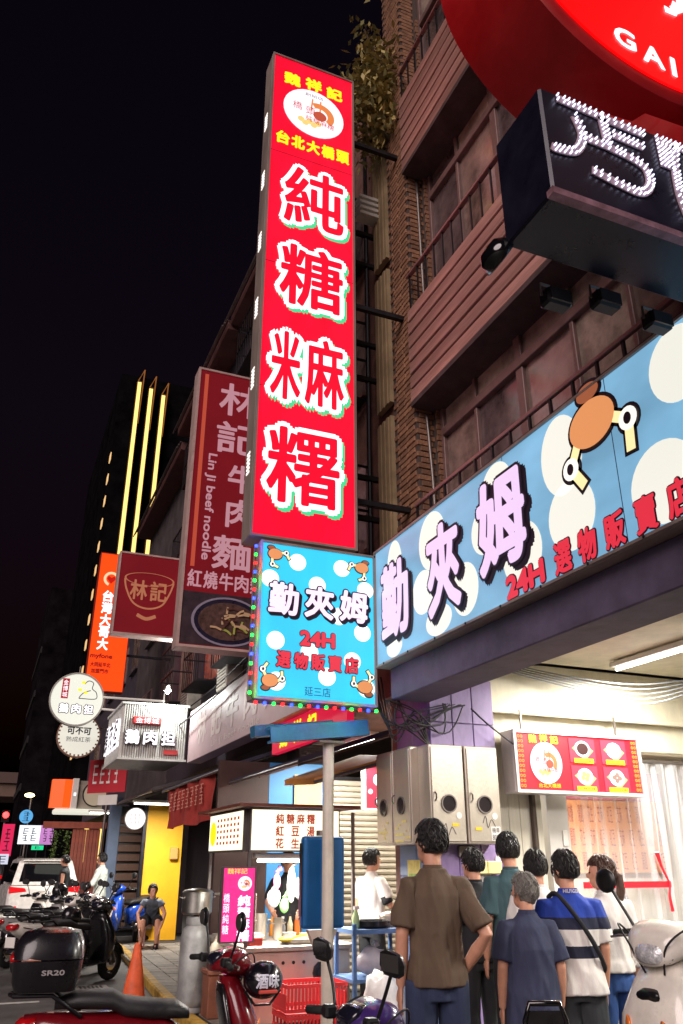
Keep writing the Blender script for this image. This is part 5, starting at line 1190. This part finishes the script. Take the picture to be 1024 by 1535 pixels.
scooter('black scooter nose to the kerb behind the orange cone', (1.6, 13.5, 0), 42, BLK, BLK, mirrors='round', helmet=('dark full face helmet resting on the black scooter seat behind the cone', (-.3, 0, .8), BLK), steer=-10)
scooter('white and black scooter next along the kerb from the black one', (1.35, 15.1, 0), 40, WHI, BLK, mirrors='round')
scooter('silver scooter third along the kerb behind the white SUV tail', (1.2, 16.4, 0), 38, SIL, BLK, mirrors='round', helmet=('black helmet hung on the silver scooter handlebar', (.3, -.05, 1.03), BLK))
scooter('white scooter with black seat closest to the white SUV', (1.0, 17.9, 0), 40, WHI, BLK, mirrors='angular')
scooter('dark maroon scooter between the white scooters by the kerb', (1.8, 17.1, 0), 44, MAR2, BLK, mirrors='round')
scooter('small grey scooter wedged behind the black one by the kerb', (1.75, 14.6, 0), 46, paint('grey', (96, 96, 100)), BLK, mirrors='round')
scooter('white scooter with angular mirrors squeezed in beside the silver one', (1.75, 16.0, 0), 42, WHI, BLK, mirrors='angular')
scooter('bright blue scooter parked on the pavement by the slatted shutter', (3.05, 18.7, .1), 215, BLU, BLK, mirrors='round')
# helmet with white lettering lying on the red crates side
hh = thing('helmet', 'black open helmet with white brush lettering hung behind the red scooter', 'helmet', (1.84, 5.72, .84))
MB().ell((0, 0, .06), (.13, .12, .11), 24, 14).build('shell', mat('helmet_black', (16, 14, 22), .2, 0, coat=.6), hh, smooth=True)
q = put(MB(), '酒味', 0, 0, .15, .08, 0, .003); q.v = [(v[0], -.0, v[2]) for v in q.v]
q.v = [(x, -.118*math.sqrt(max(.05, 1-(x/.13)**2-((z+.0)/.11)**2))-.006, .065+z) for x, _, z in q.v]
q.build('lettering', mat('helmet_white', (226, 226, 240), .4), hh)
MB().box(-.06, .06, -.125, -.1, -.005, .015).build('sticker', mat('helmet_sticker', (206, 80, 70), .4), hh, bevel=.004)
MB().tube([(-.12, 0, .0), (-.05, 0, -.08), (.05, 0, -.08), (.12, 0, 0)], .008, 6).build('strap', BLACK, hh)
MB().tube([(0, .02, .04), (-.12, .1, .1), (-.3, .12, .14)], .008, 6).build('hook', DARKM, hh)
# white SUV seen from behind
def suv(label, loc, rz, m, lit=.6):
    t = thing('parked_car', label, 'car', loc, rz, 'cars along the street')
    W_ = .92
    def sec(y, zb, zt, w): return [(w*sx, y, z) for sx, z in ((-.92, zb), (-1, zb+.12), (-1, zt-.12), (-.93, zt), (.93, zt), (1, zt-.12), (1, zb+.12), (.92, zb))]
    MB().loft([sec(0, .42, .98, .84), sec(.08, .32, 1.04, .91), sec(.9, .28, 1.06, W_), sec(3.0, .28, 1.02, W_), sec(4.2, .32, .86, .86), sec(4.4, .4, .72, .76)]).build('body', m, t, bevel=.03, seg=2)
    MB().loft([[(x*w, y, z) for x in (-1, 1) for z in ((zb, zt) if x < 0 else (zt, zb))] for y, zb, zt, w in ((.06, 1.05, 1.06, .84), (.42, 1.05, 1.64, .68), (1.0, 1.05, 1.7, .7), (2.1, 1.04, 1.66, .7), (2.95, 1.03, 1.05, .8))]).build('cabin', m, t, bevel=.03, seg=2)
    gl2 = mat('car_glass', (12, 14, 18), .06, 0, coat=.6)
    MB().loft([[(-.66, .12, 1.12), (.66, .12, 1.12), (.66, .1, 1.13), (-.66, .1, 1.13)], [(-.56, .385, 1.56), (.56, .385, 1.56), (.56, .365, 1.57), (-.56, .365, 1.57)]]).build('rear_window', gl2, t)
    for s in (-1, 1):
        MB().loft([[(s*.83, .35, 1.1), (s*.83, 2.7, 1.1), (s*.81, 2.7, 1.11), (s*.81, .35, 1.11)], [(s*.715, .55, 1.58), (s*.715, 2.05, 1.58), (s*.69, 2.05, 1.59), (s*.69, .55, 1.59)]]).build('side_window', gl2, t)
        MB().loft([[(s*x, y, z) for x, z in ((.45, .9), (.88, .86), (.88, 1.02), (.5, .98))] for y in (-.015, .1)]).build('tail_lamp', mat('car_tail', (190, 16, 24), .2, 0, emit=lit, coat=.5), t, bevel=.01)
        MB().box(s*.75-.1, s*.75+.1, -.02, .05, .5, .56).build('reflector', mat('car_tail', (190, 16, 24)), t, bevel=.01)
        for y in (.8, 3.4):
            wh = MB().lathe([(.2, -.1), (.32, -.11), (.34, 0), (.32, .11), (.2, .1)], 28, Matrix.Translation((s*.8, y, .34)) @ Matrix.Rotation(R(90), 4, 'Y')).build('wheel', RUBBER, t, smooth=True)
            MB().lathe([(.02, .112), (.2, .105), (.21, .1)], 20, Matrix.Translation((s*.8, y, .34)) @ Matrix.Rotation(R(90*s), 4, 'Y')).build('rim', GREYM, wh)
        MB().tube([(s*.6, .6, 1.7), (s*.6, .7, 1.74), (s*.6, 2.0, 1.72), (s*.6, 2.1, 1.68)], .018, 6).build('roof_rail', GREYM, t)
    MB().box(-.86, .86, -.03, .3, .32, .5).build('bumper', BLACK, t, bevel=.04, seg=2)
    p_ = MB().box(-.19, .19, -.012, .0, .78, .94).build('plate', WHITEP, t); letters('lettering', '31', .02, .86, .2, .09, -.016, mat('letter_navy', (40, 60, 120)), p_)
    MB().loft([[(-.6, .3, 1.66), (.6, .3, 1.66), (.6, .3, 1.63), (-.6, .3, 1.63)], [(-.62, .55, 1.7), (.62, .55, 1.7), (.62, .55, 1.66), (-.62, .55, 1.66)]]).build('spoiler', m, t)
    MB().tube([(-.3, .12, 1.14), (.1, .16, 1.2)], .01, 5).build('wiper', BLACK, t)
    return t
suv('white SUV with dark rear window parked at the kerb beyond the scooters', (1.78, 24.5, 0), 3, paint('car_white', (226, 222, 216)))
suv('dark car with lit tail lamps ahead of the white SUV in the road', (-.5, 34, 0), 0, paint('car_grey', (60, 52, 54)), 2.5)
suv('grey car waiting at the far junction', (.4, 46, 0), 0, paint('car_grey2', (84, 80, 84)), 2.5)
# ================================================================== people
V = Vector
def remesh(mb, vox, it=6, disp=None):
    me = bpy.data.meshes.new('tmp'); me.from_pydata(mb.v, [], mb.f)
    bm = bmesh.new(); bm.from_mesh(me); bmesh.ops.recalc_face_normals(bm, faces=bm.faces); bm.to_mesh(me); bm.free()
    o = bpy.data.objects.new('tmp', me); COL.objects.link(o)
    r = o.modifiers.new('r', 'REMESH'); r.mode = 'VOXEL'; r.voxel_size = vox
    s = o.modifiers.new('s', 'SMOOTH'); s.factor = .5; s.iterations = it
    bpy.context.view_layer.update()
    out = bpy.data.meshes.new_from_object(o.evaluated_get(bpy.context.evaluated_depsgraph_get()))
    bpy.data.objects.remove(o); bpy.data.meshes.remove(me)
    if disp:
        amp, fx, fz, sd = disp
        nn = [v.normal.copy() for v in out.vertices]
        for v, n in zip(out.vertices, nn):
            c = v.co; q = Vector((c.x*fx+sd, c.y*fx, c.z*fz+c.x*fx*.35))
            w = noise.noise(q)+.5*noise.noise(q*2.3)
            v.co = c+V((n.x, n.y, n.z*.25))*max(amp*(.9-2*abs(w)), -.004)
    return out
def hring(c, rx, ry, n=22, e=2.2, yaw=0.):
    out = []; cy, sy = math.cos(yaw), math.sin(yaw)
    for j in range(n):
        a = 2*math.pi*j/n; x = rx*math.copysign(abs(math.cos(a))**(2/e), math.cos(a)); y = ry*math.copysign(abs(math.sin(a))**(2/e), math.sin(a))
        out.append((c[0]+x*cy-y*sy, c[1]+x*sy+y*cy, c[2]))
    return out

def person(label, loc, face, H=1.7, shirt=None, pants=None, hair=HAIRB, head_yaw=0., elL=(-.215, -.02, 1.12), wrL=(-.215, .06, .86), elR=(.215, -.02, 1.12), wrR=(.215, .06, .86),
           sleeve=.75, hem=.86, loose=1., vox=.009, legs=None, pelvis=(0, 0, .92), neck=(0, 0, 1.47), pony=False, shorts=False, group=None, hairlen=0., skin=SKIN, bulk=.9, seed=1, fold=.016):
    """stands on its feet at loc, faces +y turned by face degrees; joint positions in a 1.72 m body"""
    t = thing('person', label, 'person', loc, face, group); k = H/1.72; t.scale = (k, k, k)
    pel, nk = V(pelvis), V(neck)
    def tor(z):  # centre of the torso at standing height z
        u = (z-.92)/.55; return pel+(nk-pel)*u
    shL, shR = tor(1.385)+V((-.168*bulk, 0, 0)), tor(1.385)+V((.168*bulk, 0, 0))
    elL, wrL, elR, wrR = V(elL), V(wrL), V(elR), V(wrR)
    L = legs or {'hL': (-.09, 0, .9), 'kL': (-.1, .02, .48), 'aL': (-.1, -.02, .09), 'hR': (.09, 0, .9), 'kR': (.1, .03, .48), 'aR': (.11, 0, .09)}
    L = {a: V(b) for a, b in L.items()}
    hd = tor(1.47)+V((0, .03, .145)); hy = R(head_yaw); HM = Matrix.Rotation(hy, 4, 'Z')
    HX = lambda p: hd+(HM @ V(p))
    # ---- body
    b = MB()
    b.loft([hring(tor(z), rx*bulk, ry*bulk) for z, rx, ry in ((.83, .1, .08), (.9, .135, .092), (.98, .138, .095), (1.08, .132, .094), (1.2, .148, .104), (1.32, .158, .1), (1.385, .132, .08), (1.43, .07, .06), (1.48, .056, .056))])
    b.tube([tor(1.43), tor(1.5), hd+V((0, -.01, -.03))], [.052, .053, .054], 14)
    b.ell(hd, (.074, .092, .108), 20, 14, HM.to_3x3()); b.ell(HX((0, .035, -.06)), (.054, .055, .058), 16, 10, HM.to_3x3())
    b.ell(HX((0, .1, -.018)), (.013, .018, .022), 8, 6, HM.to_3x3())
    for s in (-1, 1): b.ell(HX((s*.076, -.008, -.012)), (.011, .02, .032), 10, 8, HM.to_3x3())
    b.ell(HX((0, .088, -.062)), (.022, .01, .007), 8, 6, HM.to_3x3())
    for sh, el, wr, sg in ((shL, elL, wrL, -1), (shR, elR, wrR, 1)):
        b.tube([sh+V((-sg*.05, 0, .0)), sh, (sh+el)/2, el, el*.6+wr*.4, wr], [.04, .05, .046, .039, .04, .027], 12)
        d = (wr-el).normalized(); sd = d.cross(V((0, 1, 0))) if abs(d.y) < .8 else d.cross(V((0, 0, 1)))
        sd.normalize(); fwd = sd.cross(d).normalized()
        if fwd.y < 0: fwd = -fwd
        c = wr+d*.045
        b.loft([[c+d*q+fwd*w_*math.cos(a)+sd*.014*math.sin(a) for a in [2*math.pi*j/12 for j in range(12)]] for q, w_ in ((-.05, .024), (-.02, .034), (.02, .04), (.05, .038))])
        for f in range(4):
            o_ = fwd*(-.03+.02*f); ln = (.06, .072, .076, .062)[f]; p0 = c+d*.04+o_
            b.tube([p0, p0+d*ln*.5+o_*.12, p0+d*ln*.95+fwd*.006-sd*sg*.012], [.0095, .009, .0075], 8)
        b.tube([c-d*.01+fwd*.03, c+d*.02+fwd*.058, c+d*.06+fwd*.066], [.013, .011, .009], 8)
    for h, kn, an in ((L['hL'], L['kL'], L['aL']), (L['hR'], L['kR'], L['aR'])):
        b.tube([h, (h+kn)/2, kn, kn*.65+an*.35, an], [.066, .066, .054, .056, .038], 12)
        b.ell(an+V((0, .07, -.045)), (.042, .12, .04), 12, 8)
    link('body', remesh(b, vox, 4), skin, t, smooth=True)
    # ---- top
    if shirt:
        c = MB(); lo = loose
        secs = [(hem, .176*lo+.012, .134*lo+.006), (hem+.06, .176*lo+.01, .134*lo+.004), (1.02, .166*lo, .126*lo), (1.12, .158*lo, .124*lo), (1.24, .168*lo, .13*lo), (1.33, .18, .128), (1.385, .16, .116), (1.425, .118, .096), (1.455, .082, .078), (1.475, .072, .07)]
        c.loft([hring(tor(z), rx*bulk, ry*bulk, 24) for z, rx, ry in secs])
        for sh, el, wr, sg in ((shL, elL, wrL, -1), (shR, elR, wrR, 1)):
            if sleeve <= 1: e = sh+(el-sh)*sleeve; c.tube([sh+V((-sg*.07, 0, .0)), sh+V((0, 0, -.005)), (sh+e)/2, e], [.05, .066, .066*lo, .064*lo], 16)
            else: c.tube([sh+V((-sg*.07, 0, .0)), sh, (sh+el)/2, el, el+(wr-el)*.55, el+(wr-el)*min(.95, sleeve-1)], [.05, .066, .062, .055, .05, .043], 16)
        me = remesh(c, vox*1.15, 3, (fold, 6.2, 1.9, seed*7.3))
        so = link('shirt', me, shirt[0], t, smooth=True)
        if len(shirt) > 1:   # horizontal colour bands by height in the body
            for m_ in shirt[1:]: me.materials.append(m_[1])
            for p in me.polygons:
                for i, (z0, m_) in enumerate(shirt[1:]):
                    if p.center.z < z0: p.material_index = i+1
        MB().loft([hring(tor(1.475)+V((0, 0, -.012)), .073*bulk, .07*bulk), hring(tor(1.475)+V((0, -.004, .02)), .066*bulk, .066*bulk)], cap=False).build('collar', shirt[0], t, smooth=True)
    # ---- trousers
    if pants:
        c = MB(); c.loft([hring(pel+V((0, 0, z)), rx*bulk, ry*bulk) for z, rx, ry in ((-.12, .162, .114), (-.05, .166, .118), (.03, .152, .108), (.08, .14, .1))])
        for h, kn, an in ((L['hL'], L['kL'], L['aL']), (L['hR'], L['kR'], L['aR'])):
            if shorts: c.tube([h, (h+kn)/2, kn+(h-kn)*.02], [.105, .105, .11], 16)
            else: c.tube([h, (h+kn)/2, kn, kn*.5+an*.5, an+V((0, 0, .02))], [.092, .086, .073, .069, .065], 16)
        link('trousers', remesh(c, vox*1.2, 3, (.006, 9, 3, seed*3.1)), pants, t, smooth=True)
    for an in (L['aL'], L['aR']):
        MB().loft([hring(an+V((0, .055, z)), rx, ry, 16) for z, rx, ry in ((-.092, .05, .145), (-.06, .052, .145), (-.035, .045, .12), (.0, .042, .06))]).build('shoe', mat('shoe_dark', (44, 40, 42), .6), t, smooth=True)
    # ---- hair
    if hair:
        c = MB(); c.ell((0, 0, 0), (.088, .108, .12), 40, 30)
        vs = []
        for v in c.v:
            v = V(v); n = v.copy(); q = 1+.05*noise.noise(v*28+V((seed, 0, 0)))+.03*noise.noise(v*60)
            x, y, z = v*q; z += .016; y -= .01
            if y > .035 and z < .055: s = .8; x, y, z = x*s, y*s-.01, z
            lim = -.055-hairlen if y < .0 else -.0
            if y < .035 and z < lim: x, y, z = x*.8, y*.8, max(z, lim-.012)
            if abs(x) > .055 and -.03 < y < .035 and z < -.01 and not hairlen: x *= .9
            vs.append(HX((x, y, z)))
        c.v = [tuple(v) for v in vs]
        r3 = random.Random(seed)
        for _ in range(170):
            a = r3.uniform(0, 6.283); ph = r3.uniform(.15, 1.75); pts = []
            for q_ in range(4):
                pp = ph+q_*.16; aa = a+.12*q_*r3.uniform(-1, 1); l_ = 1.02+.012*q_+.02*r3.random()
                pts.append(V((.088*math.sin(pp)*math.cos(aa)*l_, .108*math.sin(pp)*math.sin(aa)*l_-.01, .12*math.cos(pp)*l_+.016)))
            e_ = pts[-1]
            if (e_.y > .03 and e_.z < .045) or e_.z < -.062-hairlen: continue
            c.tube([HX(p_) for p_ in pts], [.007, .008, .006, .0015], 5)
        ho = c.build('hair', hair, t, smooth=True)
        if pony:
            MB().tube([HX((0, -.1, .0)), HX((0, -.14, -.02)), HX((.01, -.14, -.12)), HX((.02, -.11, -.25)), HX((.02, -.09, -.36))], [.022, .03, .034, .027, .006], 12).build('ponytail', hair, ho, smooth=True)
            MB().tube([HX((0, -.105, .0)), HX((0, -.125, -.008))], .03, 12).build('hair_tie', BLACK, ho)
    for s in (-1, 1): MB().ell(HX((s*.031, .083, .006)), (.012, .008, .006), 8, 6).build('eye', mat('eye_dark', (30, 24, 22), .2), t, smooth=True)
    return t
def cloth(n, c, r=.85): return mat('cloth_'+n, c, r, 0, (9, .16), (11, .55), stretch=(1, 1, .4))
JEAN = cloth('jean', (44, 54, 82)); BLKC = cloth('black', (28, 28, 32)); WHC = cloth('white', (222, 218, 212)); NAVY = cloth('navy', (26, 30, 52))
G = 'people queueing at the shop'
# man in the brown T-shirt
bm_ = person('man in a brown T-shirt and jeans with one hand in his pocket by the pillar', (2.5, 4.58, .1), -14, 1.71, (cloth('brown', (96, 78, 62)),), JEAN, head_yaw=30, elL=(-.2, -.02, 1.13), wrL=(-.205, .03, .87), elR=(.27, -.12, 1.13), wrR=(.17, .05, .93), sleeve=.86, hem=.87, loose=1.0, bulk=.86, vox=.0065, group=G, seed=2, fold=.022)
person('grey haired person in a slate blue short sleeved top', (3.17, 4.63, .1), -18, 1.42, (cloth('slate', (52, 58, 84)),), cloth('slate_dark', (34, 38, 54)), HAIRG, head_yaw=38, sleeve=.85, hem=.72, loose=1.2, vox=.008, group=G, seed=3, hairlen=.03)
B1 = cloth('royal', (30, 62, 160)); 
hm_ = person('man in a blue, navy and white striped polo shirt with a shoulder strap', (3.56, 4.72, .1), -20, 1.55, (B1, (1.31, cloth('navy2', (26, 30, 56))), (1.235, WHC), (1.14, NAVY), (1.065, WHC)), cloth('charcoal', (46, 50, 54)), head_yaw=24, sleeve=.9, hem=.84, loose=1.16, vox=.008, group=G, seed=4, shorts=True, bulk=.98)
strap = MB().tube(curve_pts([(-.13, .06, 1.43), (-.1, -.01, 1.462), (-.055, -.105, 1.4), (.05, -.15, 1.24), (.14, -.135, 1.08), (.19, -.04, .98), (.17, .1, 1.0)], 6), .016, 6)
strap.build('shoulder_strap', BLKC, hm_, smooth=True)
q = put(MB(), 'HILFIGER', 0, 0, .115, .022, 0, .001); q.v = [(x, -.093+3.2*x*x, 1.478+z) for x, y, z in q.v]; q.build('collar_lettering', WHC, hm_)
person('man in a white shirt with a black strap on his shoulder', (3.74, 5.3, .1), -25, 1.56, (WHC,), BLKC, head_yaw=10, sleeve=.85, loose=1.1, group=G, seed=5)
person('black haired man in a dark teal top standing ahead of the white shirt', (3.82, 5.75, .1), -15, 1.69, (cloth('teal', (56, 84, 90)),), BLKC, head_yaw=-10, sleeve=.85, loose=1.1, group=G, seed=6)
person('dark haired person in black tucked against the pillar edge', (3.74, 6.15, .1), 0, 1.58, (BLKC,), BLKC, head_yaw=20, sleeve=.85, group=G, seed=7)
person('woman in a white blouse and blue jeans with a long brown ponytail', (4.1, 5.02, .1), -10, 1.52, (WHC,), cloth('denim', (40, 74, 132)), HAIRN, head_yaw=62, sleeve=1.6, hem=.93, loose=1.02, group=G, pony=True, seed=8, bulk=.88)
person('shop worker in pale clothes behind the plastic curtain', (6.25, 8.7, .1), 180, 1.5, (cloth('paleblue', (150, 168, 196)),), BLKC, sleeve=.85, group='people inside the shop', vox=.012, seed=9)
person('shop worker in dark clothes at the counter behind the curtain', (7.25, 8.75, .1), 170, 1.52, (cloth('greyish', (96, 92, 100)),), BLKC, sleeve=.85, group='people inside the shop', vox=.012, seed=10)
vd = person('vendor in a white T-shirt with a black arm band behind the cart', (4.1, 8.95, .1), -70, 1.62, (WHC,), BLKC, sleeve=.7, loose=1.12, vox=.009, seed=11, head_yaw=-20, elR=(.24, .08, 1.13), wrR=(.2, .32, 1.08))
MB().tube([(.21, .02, 1.24), (.228, .05, 1.16)], .062, 14).build('arm_band', BLKC, vd, smooth=True)
person('cook in black reaching over the cart counter behind the blue box', (3.45, 9.9, .1), 160, 1.6, (BLKC,), BLKC, sleeve=.85, vox=.011, seed=12, elL=(-.24, .16, 1.15), wrL=(-.16, .42, 1.05), elR=(.24, .16, 1.15), wrR=(.16, .42, 1.05))
person('person in a white patterned shirt standing with folded arms by the blue post', (2.5, 19.2, .1), 60, 1.66, (mat('cloth_pattern', (206, 210, 200), .85, 0, (16, .35)),), cloth('light', (190, 186, 180)), vox=.012, sleeve=1.6, elL=(-.26, .08, 1.12), wrL=(.05, .22, 1.15), elR=(.26, .08, 1.12), wrR=(-.05, .24, 1.12), seed=13)
person('person in a black vest turning on the pavement near the SUV', (2.05, 22.5, 0.0), 70, 1.74, (BLKC,), cloth('khaki', (130, 112, 60)), vox=.013, sleeve=.2, seed=14)
st = person('person in a grey vest seated on a stool by the yellow board', (3.35, 17.6, .1), 165, 1.66, (cloth('greyvest', (92, 100, 112)),), BLKC, vox=.011, sleeve=.35, seed=15, shorts=True, hem=.9, pelvis=(0, 0, .5), neck=(0, .37, .88), head_yaw=25, elL=(-.26, .32, .62), wrL=(-.2, .42, .36), elR=(.26, .34, .62), wrR=(.2, .46, .36),
    legs={'hL': (-.1, .02, .5), 'kL': (-.14, .42, .48), 'aL': (-.14, .36, .09), 'hR': (.1, .02, .5), 'kR': (.14, .42, .48), 'aR': (.16, .4, .09)})
so_ = thing('stool', 'low pale pink stool under the seated person', 'stool', (3.35, 17.64, .1)); MB().box(-.17, .17, -.15, .15, .36, .4).build('seat', mat('stool_pink', (206, 150, 140), .6), so_, bevel=.01)
for x in (-.14, .14):
    for y in (-.12, .12): MB().box(x-.014, x+.014, y-.014, y+.014, 0, .36).build('leg', MATS['stool_pink'], so_)
# black chair back in front of the queue
cb = thing('chair', 'black plastic chair with rounded see-through back before the queue', 'chair', (2.66, 3.8, .1), -20)
o = MB(); pts = [(-.11, .55), (-.1, .8), (-.075, .87), (.075, .87), (.1, .8), (.11, .55)]
o.tube([(x, 0, z) for x, z in pts], .014, 8); o.build('back_frame', mat('gloss_black', (14, 14, 16)), cb, smooth=True)
MB().box(-.095, .095, -.004, .004, .55, .84).build('backrest', mat('smoke_mesh', (26, 24, 26), .3, 0, (10, .2)), cb, bevel=.003)
MB().box(-.14, .14, -.02, .36, .42, .45).build('seat', BLACK, cb, bevel=.01)
for x in (-.115, .115):
    for y in (0, .33): MB().tube([(x, y, 0), (x*.95, y, .42 if y else .63)], .012, 6).build('leg', DARKM, cb)
